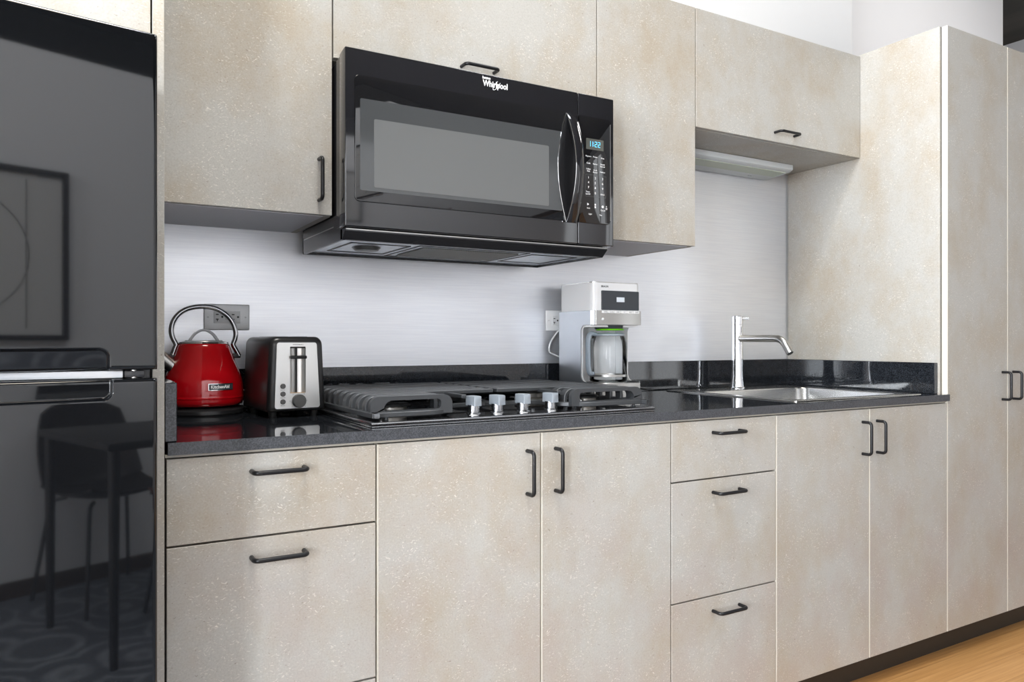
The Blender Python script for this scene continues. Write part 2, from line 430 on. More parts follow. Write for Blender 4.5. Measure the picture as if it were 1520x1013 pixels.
# ------------------------------------------------------------------ the setting
CT = .896; YW = .665
ZC = 3.8
struct(MB(M['floor']).box(-4.1, 7.6, -6.2, 3.2, -.05, 0), 'floor')
struct(MB(M['concrete']).box(-4.1, 7.6, -6.2, 3.2, ZC, ZC+.1), 'ceiling')
struct(MB(M['wall']).box(-4.1, 3.058, YW, YW+.12, 0, ZC), 'wall_back')
struct(MB(M['wallwarm']).box(3.058, 6.15, 1.6, 1.72, 0, ZC), 'wall_recess')
struct(MB(M['wallwarm']).box(7.5, 7.6, -6.2, 3.2, 0, ZC), 'wall_right')
struct(MB(M['wallwarm']).box(6.0, 7.5, 3.1, 3.2, 0, ZC), 'wall_rear')
w = MB(M['wallwarm'])   # left wall with a window opening and an added high one above
wy0, wy1, wz0, wz1 = -2.45, -.55, .6, 2.5
w.box(-4.1, -4.0, -6.2, wy0, 0, ZC).box(-4.1, -4.0, -.3, YW, 0, ZC).box(-4.1, -4.0, wy1, -.3, 0, 2.75).box(-4.1, -4.0, wy1, -.3, 3.55, ZC).box(-4.1, -4.0, wy0, wy1, 0, wz0).box(-4.1, -4.0, wy0, wy1, wz1, 2.75).box(-4.1, -4.0, wy0, wy1, 3.55, ZC)
struct(w, 'wall_left')
HF = 2.33
w = MB(M['wallwarm'])   # the lower wall behind the camera, two openings
w.box(-4.0, -2.4, -2.8, -2.7, 0, HF).box(-1.72, 4.35, -2.8, -2.7, 0, HF).box(5.2, 7.5, -2.8, -2.7, 0, HF)
w.box(-2.4, -1.72, -2.8, -2.7, 0, .1).box(-2.4, -1.72, -2.8, -2.7, 2.25, HF).box(4.35, 5.2, -2.8, -2.7, 0, .6).box(4.35, 5.2, -2.8, -2.7, 2.1, HF)
struct(w, 'wall_front')
struct(MB(M['concrete']).box(-4.0, 7.5, -6.2, -6.1, 0, ZC), 'wall_far')
struct(MB(M['baseboard']).box(-1.72, 3.6, -2.7, -2.688, 0, .07, bev=.003), 'baseboard_front')
def window(name, x0, x1, z0, z1, nx, y=-2.76, left=False):
    m = MB(M['daylight']); t = .04
    def bx(a0, a1, c0, c1):
        if left: m.box(-4.07, -4.02, a0, a1, c0, c1)
        else: m.box(a0, a1, y-.02, y+.03, c0, c1)
    bx(x0, x1, z0, z0+t); bx(x0, x1, z1-t, z1)
    for k in range(nx+1):
        c = x0+t/2+(x1-x0-t)*k/nx; bx(c-t/2, c+t/2, z0+t, z1-t)
    o = struct(m, name); return o
window('window_1', -2.4, -1.72, .1, 2.25, 1)
window('window_2', 4.35, 5.2, .6, 2.1, 2)
window('window_3', wy0, wy1, wz0, wz1, 2, left=True)
window('window_added', wy0, -.3, 2.75, 3.55, 3, left=True)  # added high window, put in to light the upper wall
struct(MB(M['toe']).box(.22, 3.395, .055, .075, 0, .092), 'trim_1')

# ------------------------------------------------------------------ handles and cabinets
def handle(parent, x, z, y, vertical, label=None, name='handle'):
    """bent wire pull, 98 mm between posts; (x,z) centre, y the face"""
    h = .049; r = .0046; p = .031; R = .010; pts = []
    def q(s, d): return (x, y-d, z+s) if vertical else (x+s, y-d, z)
    pts.append(q(-h, -.001)); pts.append(q(-h, p-R))
    for k in range(1, 6):
        a = PI/2*k/6; pts.append(q(-h+R*(1-math.cos(a)), p-R+R*math.sin(a)))
    pts.append(q(-h+R, p)); pts.append(q(h-R, p))
    for k in range(1, 6):
        a = PI/2*(1-k/6); pts.append(q(h-R*(1-math.cos(a)), p-R+R*math.sin(a)))
    pts.append(q(h, p-R)); pts.append(q(h, -.001))
    return MB(M['black_matte']).tube(pts, r, 12).build(name, parent)

def front(name, root, x0, x1, z0, z1, y, hd=None, cream=True, th=.019):
    """laminate door or drawer front with edge banding; hd = (x,z,vertical)"""
    g = .0020
    m = MB([M['lam'], M['edge'], M['dark']])
    if cream:
        m.box(x0+g+.0018, x1-g, y, y+th, z0+g, z1-g, 0, .0006, 1)
        m.box(x0+g, x0+g+.0019, y+.0002, y+th, z0+g, z1-g, 1)
    else:
        m.box(x0+g, x1-g, y, y+th, z0+g, z1-g, 0, .0006, 1)
    o = m.build(name, root)
    if hd: handle(o, hd[0], hd[1], y, hd[2])
    return o

def carcass(root, x0, x1, y0, y1, z0, z1, mats=None, t=.018, name='carcass', top=True):
    m = MB(mats or [M['dark'], M['lam'], M['under']])
    m.box(x0+.0005, x0+t, y0, y1, z0, z1, 0).box(x1-t, x1-.0005, y0, y1, z0, z1, 0)
    m.box(x0+t, x1-t, y0, y1, z0, z0+t, 2).box(x0+t, x1-t, y1-.008, y1, z0+t, z1-t, 0)
    m.box(x0+t, x1-t, y0+.002, y0+.01, z0+t, z1-t, 0)
    if top: m.box(x0+t, x1-t, y0, y1, z1-t, z1, 0)
    return m.build(name, root)

ZB, ZT = .09, .868
BK = .655
def base(x0, x1, label, kind, zs=None):
    r = thing('base_cabinet', label, 'cabinet', ((x0+x1)/2, 0, 0)); 
    carcass(r, x0, min(x1, 2.6285), .0205, BK, ZB, ZT+.003, top=x0 != X4)
    rail = MB(M['rail']).box(x0, min(x1, 2.6285), .004, .02, ZT+.0005, ZT+.0052).build('rail', r, label='thin greige rail under the worktop')
    xc = (x0+x1)/2
    if kind == 'drawers':
        for (a, b, hz) in zs: front('drawer', r, x0, x1, a, b, 0, (xc, hz, False), cream=False)
    else:
        for (a, b, hx) in zs: front('door', r, a, b, ZB, ZT, 0, (hx, .778, True), cream=True)
    return r
X0, X1, X2, X3, X4, X5, X6, X7 = .2137, .6077, 1.0047, 1.400, 1.7908, 2.2112, 2.6329, 3.0138
base(X0+.001, X1, 'laminate base cabinet of wide drawers under the kettle and toaster', 'drawers', ((ZB, .3915, .345), (.3915, .7088, .671), (.7088, ZT, .833)))
base(X1, X3, 'laminate base cabinet with two tall doors under the cooktop', 'doors', ((X1, X2, .9672), (X2, X3, 1.0445)))
base(X3, X4, 'narrow laminate base cabinet with three stacked drawers', 'drawers', ((ZB, .3981, .358), (.3981, .7114, .674), (.7114, ZT, .8335)))
base(X4, X6, 'laminate base cabinet with two doors under the sink', 'doors', ((X4, X5, 2.178), (X5, X6, 2.249)))

r = thing('tall_cabinet', 'full-height laminate pantry cabinet at the right end of the counter', 'cabinet', (X7, 0, 0))
m = MB([M['lam'], M['dark'], M['edge']])
m.box(2.629, 2.6475, .0235, BK, .09, 2.151, 0, .0008, 1)
m.build('side_panel', r)
m = MB([M['dark']]); m.box(2.648, 3.394, .0215, BK, .09, 2.148); m.build('carcass', r)
MB(M['lam']).box(3.3935, 3.412, .021, BK, .09, 2.151, 0, .0008, 1).build('side_panel', r)
for a, b, hx in ((X6, X7, 2.979), (X7, 3.3947, 3.051)):
    o = front('door', r, a, b, ZB, 2.1495, 0, (hx, .915, True), cream=True)
# upper cabinets
YU = .3237; UB, UT, RB = 1.3794, 2.1462, 1.7629
def upper(x0, x1, z0, label, hd, under='under', topz=UT):
    r = thing('wall_cabinet', label, 'cabinet', ((x0+x1)/2, YU, z0))
    m = MB([M['lam'], M[under]])
    m.box(x0+.0005, x0+.018, YU+.0205, BK+.009, z0, topz).box(x1-.018, x1-.0005, YU+.0205, BK+.009, z0, topz)
    m.box(x0+.018, x1-.018, YU+.0205, BK+.009, z0, z0+.018, 1).box(x0+.018, x1-.018, YU+.0205, BK+.009, topz-.018, topz)
    m.box(x0+.018, x1-.018, YU+.03, YU+.04, z0+.018, topz-.018, 1)
    m.build('carcass', r)
    front('door', r, x0, x1, z0-.001, topz, YU, hd, cream=False)
    return r
upper(.2150, .6152, UB, 'laminate wall cabinet beside the fridge, handle at its right edge', (.5817, 1.463, True))
upper(.6152, 1.4045, 1.762, 'wide laminate wall cabinet directly above the microwave', (1.010, 1.8035, False))
upper(1.4045, 1.7957, UB, 'tall narrow laminate wall cabinet right of the microwave', None)
upper(1.7957, 2.6285, RB, 'short laminate wall cabinet above the sink', (2.212, 1.7955, False), under='lam')
# cabinet over the fridge and the panels that box the fridge in
tag(MB([M['lam'], M['edge']]).box(.1935, .2130, 0, BK, 0, 2.151, 0, .0008, 1).build('refrigerator_side_panel'), 'thin full-height laminate panel between fridge and counter', 'panel')
r = thing('fridge_top_cabinet', 'pale laminate cabinet above the black fridge', 'cabinet', (-.13, 0, 1.553))
MB(M['lam']).box(-.448, .1905, .0205, BK, 1.553, 2.151).build('carcass', r)
front('door', r, -.45,   .1925, 1.553, 2.151, 0, None, cream=False)
tag(MB(M['lam']).box(-.472, -.4525, 0, BK, 0, 2.151, 0, .0008, 1).build('refrigerator_side_panel'), 'full-height laminate panel on the far left side of the fridge', 'panel')

# ------------------------------------------------------------------ worktop, upstands, backsplash
m = MB([M['granite'], M['granite_edge']])
CF = -.004; zb = .8735
SX0, SX1, SY0, SY1 = 1.975, 2.515, .085, .50      # sink cut-out
def slab(x0, x1, y0, y1):
    m.box(x0, x1, y0, y1, zb, CT, 0, 0)
slab(.2185, SX0, CF, .6645); slab(SX1, 2.628, CF, .6645); slab(SX0, SX1, CF, SY0); slab(SX0, SX1, SY1, .6645)
m.box(2.628, 2.642, CF, -.0005, zb, CT, 0)
for f in m.bm.faces:
    if abs(f.normal.y) > .9 or abs(f.normal.x) > .9: f.material_index = 1
tag(m.build('worktop'), 'long black granite worktop over the base cabinets', 'worktop')
US = 1.0026
def upstand(x0, x1, y0, y1, label, axis):
    m = MB([M['granite'], M['granite_edge']]).box(x0, x1, y0, y1, CT+.0003, US, 0, .0012, 1)
    for f in m.bm.faces:
        if axis == 'x' and abs(f.normal.y) > .9: f.material_index = 1
    tag(m.build('granite_upstand'), label, 'upstand')
upstand(.2355, 1.4330, .645, .6645, 'black granite upstand along the back wall behind cooktop and kettle', 'y')
upstand(1.4345, 2.608, .645, .6645, 'black granite upstand along the back wall behind faucet and coffee maker', 'y')
upstand(.2145, .2345, .008, .6645, 'short black granite upstand beside the fridge panel, left of the kettle', 'x')
upstand(2.609, 2.6285, .030, .6645, 'black granite upstand against the pantry side, right of the sink', 'x')
tag(MB(M['splash']).box(.2135, 2.628, .660, .6648, US, 1.80).build('backsplash_sheet'), 'pale brushed metal backsplash sheet above the granite upstand', 'backsplash')

# ------------------------------------------------------------------ fridge
FX0, FX1 = -.4173, .1833
def fy(x):
    d = min(x-FX0, FX1-x)          # distance from the nearer edge
    k = .1727
    if d < .0: d = 0
    e = 0.
    if d > .203: q = d-.203; e = -k*q*q/(2*.0973)
    y = -.21-k*d-e
    if d < .006: y += .006-math.sqrt(max(0, .006**2-(.006-d)**2))
    return y
fr = thing('refrigerator', 'glossy black refrigerator with top freezer and bowed doors', 'refrigerator', (-.117, 0, 0))
MB([M['black_side']]).box(FX0+.006, .178, -.148, .60, .03, 1.528, 0, .004).build('body', fr)
def fridge_door(name, z0, z1, top_pocket, pz0, pz1, px1):
    b = bmesh.new()
    xs = [FX0]+[FX0+.001*k for k in (1, 2, 3, 4.5, 6)]+[FX0+.006+.0125*k for k in range(1, 41)]
    xs = [x for x in xs if x < .09]+[.09+.00125*k for k in range(0, 70) if .09+.00125*k < FX1-.0065]+[FX1-c for c in (.006, .0045, .003, .002, .001, .0)]
    if z1-z0 < 1: zs = None
    def lin(a, c, n): return [a+(c-a)*k/n for k in range(n+1)]
    rim = [.0, .001, .002, .0035, .006]
    if not top_pocket: zs = [z0+r for r in rim]+lin(z0+.007, pz1+.006, 34)+lin(pz1+.012, z1-.010, 14)+[z1-r for r in reversed(rim)]
    else: zs = [z0+r for r in rim]+lin(z0+.01, pz0-.012, 20)+lin(pz0-.006, z1-.007, 34)+[z1-r for r in reversed(rim)]
    R = .014; pl = FX0+.05
    def depth(x, z):
        # rounded rectangle that runs out through the door's edge at the gap
        a, c = (pl, px1); lo, hi = (pz0, pz1+.05) if top_pocket else (pz0-.05, pz1)
        cx, cz = (a+c)/2, (lo+hi)/2; qx = abs(x-cx)-(c-a)/2+R; qz = abs(z-cz)-(hi-lo)/2+R
        sd = math.hypot(max(qx, 0), max(qz, 0))+min(max(qx, qz), 0)-R
        t = min(1, max(0, -sd/.0045)); t = t*t*(3-2*t)
        f = (z-pz0)/(pz1-pz0) if top_pocket else (pz1-z)/(pz1-pz0)
        f = min(1, max(0, f))
        return t*((.008+.012*f) if not top_pocket else (.013-.001*f))
    V = []
    for x in xs:
        col = []
        for z in zs:
            dz = min(z-z0, z1-z); yy = fy(x)
            if dz < .006: yy += .006-math.sqrt(max(0, .006**2-(.006-dz)**2))
            col.append(b.verts.new((x, yy+depth(x, z), z)))
        V.append(col)
    for i in range(len(xs)-1):
        for j in range(len(zs)-1): b.faces.new((V[i][j], V[i+1][j], V[i+1][j+1], V[i][j+1]))
    yb = -.152
    B = [[b.verts.new((x, yb, z)) for z in (z0, z1)] for x in (xs[0], xs[-1])]
    b.faces.new((B[0][0], B[0][1], B[1][1], B[1][0]))
    b.faces.new([V[0][j] for j in range(len(zs))]+[B[0][1], B[0][0]])
    b.faces.new([V[-1][j] for j in range(len(zs))]+[B[1][1], B[1][0]])
    b.faces.new([V[i][0] for i in range(len(xs))]+[B[1][0], B[0][0]])
    b.faces.new([V[i][-1] for i in range(len(xs))]+[B[1][1], B[0][1]])
    bmesh.ops.recalc_face_normals(b, faces=b.faces)
    m = MB(M['black_gloss']); m._add(b, 0); return m.build(name, fr, angle=40)
fridge_door('freezer_door', 1.0346, 1.5443, False, 1.0346, 1.0673, .1192)
fridge_door('fridge_door', .07, 1.0215, True, .9897, 1.0215, .1236)
MB(M['gasket']).box(-.40, .137, -.205, -.1525, 1.0225, 1.0336, 0, .002).build('gasket_strip', fr, label='white strip in the gap between the two doors')
MB([M['black_side'], M['steel_dark']]).box(.1385, .166, -.20, -.1485, 1.0225, 1.0336, 0, .0015).cyl((.152, -.196, 1.0222), (.152, -.196, 1.034), .004, mi=1).build('hinge', fr, label='dark metal hinge in the gap')
MB(M['black_side']).box(FX0+.01, .175, -.14, -.10, .0, .0295).build('kick_grille', fr)

# ------------------------------------------------------------------ microwave
mw = thing('microwave', 'large black over-the-range microwave hung under the middle wall cabinet', 'microwave', (1.0, .4, 1.3146))
YM = .22; MZ0, MZ1 = 1.3425, 1.7553; MX0, MX1, MS = .6126, 1.386, 1.264
body = MB([M['black_side'], M['black_matte']])
body.box(.6235, 1.3765, .285, .605, 1.335, 1.7505, 0, .004)
body.poly([(YM+.045, MZ0+.003), (YM+.045, 1.7505), (.30, 1.745), (.30, 1.345)], .617, 1.381, 'YZ', 0)
body.box(.66, 1.34, .605, .659, 1.45, 1.72, 1)
body.build('body', mw)
MB(M['mw_black']).poly([(YM, MZ0), (YM, MZ1), (YM+.022, MZ1-.002), (YM+.044, MZ1-.006), (YM+.044, MZ0)], MX0, MS-.0009, 'YZ', 0, .0025, 3).build('door', mw)
door = [o for o in C.objects if o.name.startswith('door') and o.parent == mw][0]
cp = MB(M['mw_black']).poly([(YM, MZ0), (YM, MZ1), (YM+.022, MZ1-.002), (YM+.044, MZ1-.006), (YM+.044, MZ0)], MS+.0009, MX1, 'YZ', 0, .0025, 3).build('control_panel', mw)
gz0, gz1 = 1.401, 1.694
MB([M['mw_glass'], M['chrome']]).poly(rrect_r(.6345, MS-.0015, gz0, gz1, (.0005, .0005, .012, .012)), YM-.0035, YM+.001, 'XZ', 0, .0012, 2).build('door_glass', door)
MB([M['mw_window']]).poly(rrect(.647, 1.2109, 1.427, 1.640, .004), YM-.0042, YM-.003, 'XZ').build('window', door, label='smoked grey window of the door')
MB([M['mw_screen']]).poly(rrect(.6805, 1.1665, 1.436, 1.596, .004), YM-.0048, YM-.0038, 'XZ').build('window_screen', door, label='paler dotted screen in the door window')
MB(M['mw_glass']).poly(rrect_r(MS+.0015, 1.372, gz0, gz1, (.012, .012, .0005, .0005)), YM-.0035, YM+.001, 'XZ', 0, .0012, 2).build('panel_glass', cp)
MB(M['steel_dark']).box(1.3715, 1.3728, YM-.0038, YM-.001, gz0+.012, gz1-.012).build('panel_edge', cp, label='bright metal edge of the control panel')
# handle: bowed vertical blade in front of a lens-shaped scoop
n = 24; path = []; sc = []
hz0, hz1 = 1.398, 1.692
left, right = [], []
for k in range(n+1):
    t = k/n; z = hz0+(hz1-hz0)*t; s = math.sin(PI*t)
    left.append((1.221-.026*s, z)); right.append((1.224+.031*s, z))
MB(M['black_matte']).poly(left+right[::-1], YM-.0052, YM-.0030, 'XZ').build('handle_scoop', door)
e = [Vector((x, YM-.0055, z)) for x, z in left]
hb = MB([M['mw_black'], M['chrome']])
b = bmesh.new(); rings = []
for k in range(n+1):
    t = k/n; z = hz0+(hz1-hz0)*t; s = math.sin(PI*t)**.85
    y = YM-.006-.040*s; xa = 1.2215+.0045*s; xb = 1.262-.004*s
    th = .013
    rings.append([b.verts.new(p) for p in ((xa, y, z), (xa+.003, y-.0012, z), (xb-.006, y+.003, z), (xb, y+.009, z), (xb, y+.009+th*.6, z), (xa+.002, y+th*.7, z))])
for A, B in zip(rings, rings[1:]):
    for k in range(6): b.faces.new((A[k], A[(k+1) % 6], B[(k+1) % 6], B[k]))
b.faces.new(rings[0]); b.faces.new(rings[-1]); bmesh.ops.recalc_face_normals(b, faces=b.faces); hb._add(b, 0)
ho = hb.build('handle', door, angle=40)
MB(M['chrome']).tube([(1.2212+.0045*math.sin(PI*k/n)**.85, YM-.0065-.040*math.sin(PI*k/n)**.85, hz0+(hz1-hz0)*k/n) for k in range(n+1)], .0011, 8).build('handle_trim', ho, label='thin bright line along the handle edge')
MB(M['chrome']).tube([(x, YM-.0052, z) for x, z in left], .0011, 8).build('scoop_trim', door, label='thin bright curved line left of the handle')
# brand mark on the door
lg = MB(M['white_print']); lg.text('Whirlpool', .0215, (.9705, YM-.0004, 1.7315), ext=.0006, xs=.80, off=.0004)
cxl, czl = 1.0100, 1.7315
ring = []
for k in range(40):
    a = 2*PI*k/40; u = .0165*math.cos(a); v = .0050*math.sin(a); ph = math.radians(52)
    ring.append((cxl+u*math.cos(ph)-v*math.sin(ph), YM-.0010, czl+u*math.sin(ph)+v*math.cos(ph)))
lg.tube(ring[6:36], .00065, 6)
lg.text('home', .009, (.9690, YM-.0004, 1.7455), ext=.0006, xs=1.1, off=.0003)
lg.build('brand_mark', door)
# clock
MB(M['mw_disp']).poly(rrect(1.2885, 1.3475, 1.604, 1.634, .002), YM-.0045, YM-.003, 'XZ').build('clock_display', cp)
dg = MB(M['clock'])
SEG = {'1': 'bc', '2': 'abged', '7': 'abc'}
def digit(ch, x, z, w, h):
    t = .0013; y0, y1 = YM-.0050, YM-.0044
    for s in SEG[ch]:
        a = {'a': (x, x+w, z+h-t, z+h), 'g': (x, x+w, z+h/2-t/2, z+h/2+t/2), 'd': (x, x+w, z, z+t), 'b': (x+w-t, x+w, z+h/2, z+h), 'c': (x+w-t, x+w, z, z+h/2),
             'e': (x, x+t, z, z+h/2), 'f': (x, x+t, z+h/2, z+h)}[s]
        dg.box(a[0], a[1], y0, y1, a[2], a[3])
for ch, dx in (('1', 0), ('1', .008), ('2', .0215), ('2', .0325)): digit(ch, 1.2955+dx, 1.6125, .0075, .0145)
dg.box(1.3135, 1.3148, YM-.005, YM-.0044, 1.6155, 1.6168).box(1.3135, 1.3148, YM-.005, YM-.0044, 1.6220, 1.6233)
dg.build('clock_digits', cp, label='glowing blue digits reading 11:22')
lb = MB(M['white_print'])
def lab(s, x, z, size=.0056): lb.text(s, size, (x, YM-.0036, z), align='CENTER', ext=.0002)
xa, xb_, xc_ = 1.2965, 1.3195, 1.3445
for (s, x, z) in (('Popcorn', xa, 1.585), ('Potato', xb_, 1.585), ('Pizza', xc_, 1.584), ('Cook', xa, 1.566), ('Reheat', xb_, 1.5655), ('Steam/', xc_, 1.567), ('Simmer', xc_, 1.561),
                  ('Soften', xa, 1.550), ('Melt', xa, 1.544), ('Cook', xb_, 1.5485), ('Power', xb_, 1.5425), ('Defrost', xc_, 1.5455),
                  ('Timer', xa-.002, 1.487), ('Set/Off', xa-.002, 1.481), ('Clock', xc_, 1.4835), ('Start', xa, 1.4425), ('Cancel', xc_+.001, 1.4395), ('Light', xa+.006, 1.4265), ('Fan', xc_-.006, 1.426)): lab(s, x, z)
for i, s in enumerate('123456789'): lab(s, (xa, xb_, xc_)[i % 3], 1.5265-.0135*(i//3), .0085)
lab('0', xb_, 1.4850, .0085)
lb.poly([(1.2925, 1.4495), (1.2985, 1.4530), (1.2925, 1.4565)], YM-.0038, YM-.0034)
lb.box(1.3175, 1.3215, YM-.0038, YM-.0034, 1.4440, 1.4490).box(1.3175, 1.3215, YM-.0038, YM-.0034, 1.4510, 1.4560)
lb.lathe([(.0034, -.0002), (.0034, .0002)], (1.345, YM-.0036, 1.4500), 'Y', 20)
lb.frame(rrect(1.3555, 1.3605, 1.443, 1.4475, .001), rrect(1.3563, 1.3597, 1.4438, 1.4467, .0006), YM-.0038, YM-.0034).box(1.3572, 1.3588, YM-.0038, YM-.0034, 1.4495, 1.4530)
lb.build('button_labels', cp)
ln = MB(M['grey_button']); fr_ = rrect(1.2865, 1.3560, 1.4745, 1.5350, .001); fi = rrect(1.2871, 1.3554, 1.4751, 1.5344, .0008)
ln.frame(fr_, fi, YM-.0038, YM-.0034)
ln.build('keypad_outline', cp)
# underside
ch = MB([M['black_side'], M['grey_paint'], M['black_matte'], M['steel_dark']])
cz = 1.3150
ch.box(.619, .627, .262, .612, cz, 1.380, 0, .001, 1).box(1.372, 1.380, .262, .612, cz, 1.380, 0, .001, 1)
ch.box(.619, 1.38, .604, .612, cz, 1.36, 0, .001, 1)
ch.poly([(.240, 1.3345), (.240, 1.3415), (.275, 1.3415), (.275, 1.3160), (.262, 1.3160)], .619, 1.380, 'YZ', 0, .0008, 1)
ch.box(.621, 1.378, .2385, .2400, 1.3375, 1.3400, 3)
ch.box(.627, 1.372, .270, .604, cz+.006, cz+.012, 1)
ch.box(.6185, .6190, .33, .600, 1.352, 1.3545, 3)
bp = ch.build('vent_hood', mw)
pn = MB([M['grey_paint'], M['black_matte']])
zb_ = cz+.0058
def groove(x0, x1, y0, y1, t=.006):
    pn.box(x0, x1, y0, y0+t, zb_-.0012, zb_, 1).box(x0, x1, y1-t, y1, zb_-.0012, zb_, 1)
    pn.box(x0, x0+t, y0, y1, zb_-.0012, zb_, 1).box(x1-t, x1, y0, y1, zb_-.0012, zb_, 1)
groove(.665, .825, .34, .54); groove(1.19, 1.345, .34, .54); groove(.84, 1.17, .315, .575, .005)
pn.box(.87, 1.14, .545, .563, zb_-.002, zb_, 1)
pn.build('bottom_panel', bp)
MB(M['mesh_metal']).lathe([(.0, zb_-.010), (.030, zb_-.008), (.038, zb_)], (.735, .425, 0), seg=32).build('hood_lamp', bp, label='round frosted lamp lens under the hood')
ft = MB([M['mesh_metal'], M['black_matte']])
ft.box(.862, 1.150, .345, .530, zb_-.0005, zb_+.0003, 1)
for k in range(42):
    x = .864+k*.00685; ft.box(x, x+.0028, .345, .53, zb_-.003, zb_-.0005, 0)
for k in range(24):
    y = .347+k*.0078; ft.box(.862, 1.150, y, y+.0022, zb_-.0036, zb_-.001, 0)
ft.build('grease_filter', bp, label='dark metal mesh filter under the hood')

# ------------------------------------------------------------------ under-cabinet light
ul = thing('under_cabinet_light', 'slim white strip light under the cabinet over the sink', 'light', (2.16, .595, 1.72))
MB(M['lamp_white']).poly([(.52, 1.7615), (.52, 1.7425), (.535, 1.7350), (.650, 1.7250), (.656, 1.7290), (.656, 1.7615)], 1.80, 2.495, 'YZ', 0, .0015, 2).build('housing', ul)
MB(M['lamp_diff']).poly([(.542, 1.7350), (.542, 1.7325), (.600, 1.7275), (.600, 1.7300)], 1.81, 2.478, 'YZ').build('diffuser', ul, label='greenish ribbed diffuser')
MB(M['grey_print']).text('ON OFF', .006, (2.36, .625, 1.7262), rot=(PI, 0, 0), ext=.0002).build('switch_marking', ul)

# ------------------------------------------------------------------ outlets
def outlet(x0, x1, z0, z1, mp, ms, label, mirror=False):
    r = thing('wall_outlet', label, 'outlet', ((x0+x1)/2, .66, z0))
    MB(mp).box(x0, x1, .6545, .6598, z0, z1, 0, .003, 3).build('cover_plate', r)
    xc, zc = (x0+x1)/2, (z0+z1)/2; m = MB([ms, M['rubber'], M['steel_dark'], M['print']])
    m.poly(rrect(xc-.0335, xc+.0335, zc-.0165, zc+.0165, .002), .6530, .6547, 'XZ', 0, .0006, 1)
    for sx in (-1, 1):
        c = xc+sx*.0200-.001
        m.box(c-.0075, c-.0005, .6527, .6531, zc+.0055, zc+.0082, 1)
        m.box(c-.0075, c-.0005, .6527, .6531, zc-.0072, zc-.0045, 1).box(c-.0048, c-.0027, .6527, .6531, zc-.0115, zc-.0072, 1)
        m.cyl((c+.0085, .6527, zc+.0005), (c+.0085, .6532, zc+.0005), .0028, mi=1)
    m.frame(rrect(xc-.0045, xc+.0045, zc-.0065, zc-.0015, .0008), rrect(xc-.0039, xc+.0039, zc-.0059, zc-.0021, .0005), .6526, .6532, mi=3)
    m.build('receptacle', r)
    for sx in (-1, 1):
        s = MB([mp, M['print']])
        s.lathe([(.0028, 0), (.0028, .0008), (.0020, .0014)], (xc+sx*.0475, .6547, zc), 'Y', 16); s.box(xc+sx*.0475-.002, xc+sx*.0475+.002, .6528, .6534, zc-.0003, zc+.0003, 1)
        s.build('screw', r)
    return r
outlet(.3710, .4870, 1.1065, 1.1755, M['plategrey'], M['sockgrey'], 'grey wall outlet plate behind the kettle handle')
outlet(1.4397, 1.5560, 1.1110, 1.1800, M['white_plastic'], M['white_plastic'], 'white wall outlet half hidden behind the coffee maker')

# ------------------------------------------------------------------ kettle
KX, KY = .3560, .550
kt = thing('electric_kettle', 'glossy red electric kettle with arched chrome handle', 'kettle', (KX, KY, CT))
MB([M['rubber'], M['toaster_black']]).lathe([(0, CT), (.090, CT), (.093, CT+.004), (.093, CT+.012), (.084, CT+.019), (.070, CT+.021), (0, CT+.021)], (KX, KY, 0), seg=64, mi=1).build('power_base', kt, label='round black power base')
prof = [(0, .9185), (.086, .9185), (.0905, .921), (.0925, .9265), (.0935, .934), (.0933, .9375), (.0937, .938), (.0937, .9385), (.0933, .939), (.0935, .945), (.0934, .957), (.0922, .970), (.0900, .982), (.0868, .994), (.0825, 1.006),
        (.0775, 1.019), (.0725, 1.032), (.0680, 1.045), (.0642, 1.057), (.0615, 1.065), (.0585, 1.0705), (.055, 1.0725), (0, 1.0725)]
kb = MB(M['red']).lathe(prof, (KX, KY, 0), seg=96).build('body', kt, angle=60)
MB(M['chrome']).lathe([(.0585, 1.0700), (.0575, 1.0745), (.0545, 1.0755), (.052, 1.0748), (.052, 1.0728)], (KX, KY, 0), seg=64, cap=False).build('rim', kt)
ld = MB(M['steel_dark']).lathe([(0, 1.0730), (.0515, 1.0740), (.050, 1.0765), (.030, 1.0790), (0, 1.0795)], (KX, KY, 0), seg=64).build('lid', kt)
def band(w, t): return [(t/2*c, w/2*d) for c, d in ((-1, -1), (-.2, -1.06), (.2, -1.06), (1, -1), (1, 1), (.2, 1.06), (-.2, 1.06), (-1, 1))]
pts = [(KX-.033, KY, 1.0765), (KX-.0305, KY, 1.082), (KX-.022, KY, 1.094), (KX-.010, KY, 1.1025), (KX, KY, 1.1045), (KX+.010, KY, 1.1025), (KX+.022, KY, 1.094), (KX+.0305, KY, 1.082), (KX+.033, KY, 1.0765)]
lh = MB([M['lidgrey'], M['black_matte']]).sweep(bez(pts, 6), band(.015, .0058), up=(0, 1, 0))
for s in (-1, 1): lh.box(KX+s*.036-.007, KX+s*.036+.007, KY-.008, KY+.008, 1.0758, 1.0790, 1, .001)
lh.build('lid_handle', ld)
def kp(u, v):   # pixel of the plane through the kettle's axis, measured once; here as plain offsets
    return None
hp = [(-.0720, 1.0430), (-.0665, 1.0600), (-.0640, 1.0690), (-.0715, 1.0860), (-.0745, 1.1050), (-.0690, 1.1280), (-.0530, 1.1480), (-.0290, 1.1600), (.0010, 1.1635),
      (.0280, 1.1590), (.0530, 1.1440), (.0690, 1.1230), (.0760, 1.0990), (.0745, 1.0830), (.0700, 1.0690), (.0760, 1.0560), (.0845, 1.0400)]
hd_ = MB([M['gunmetal']]).sweep(bez([(KX+a, KY, z) for a, z in hp], 6), [(.0062*math.cos(2*PI*k/16), .0090*math.sin(2*PI*k/16)) for k in range(16)], up=(0, 1, 0))
hdo = hd_.build('handle', kt, angle=40)
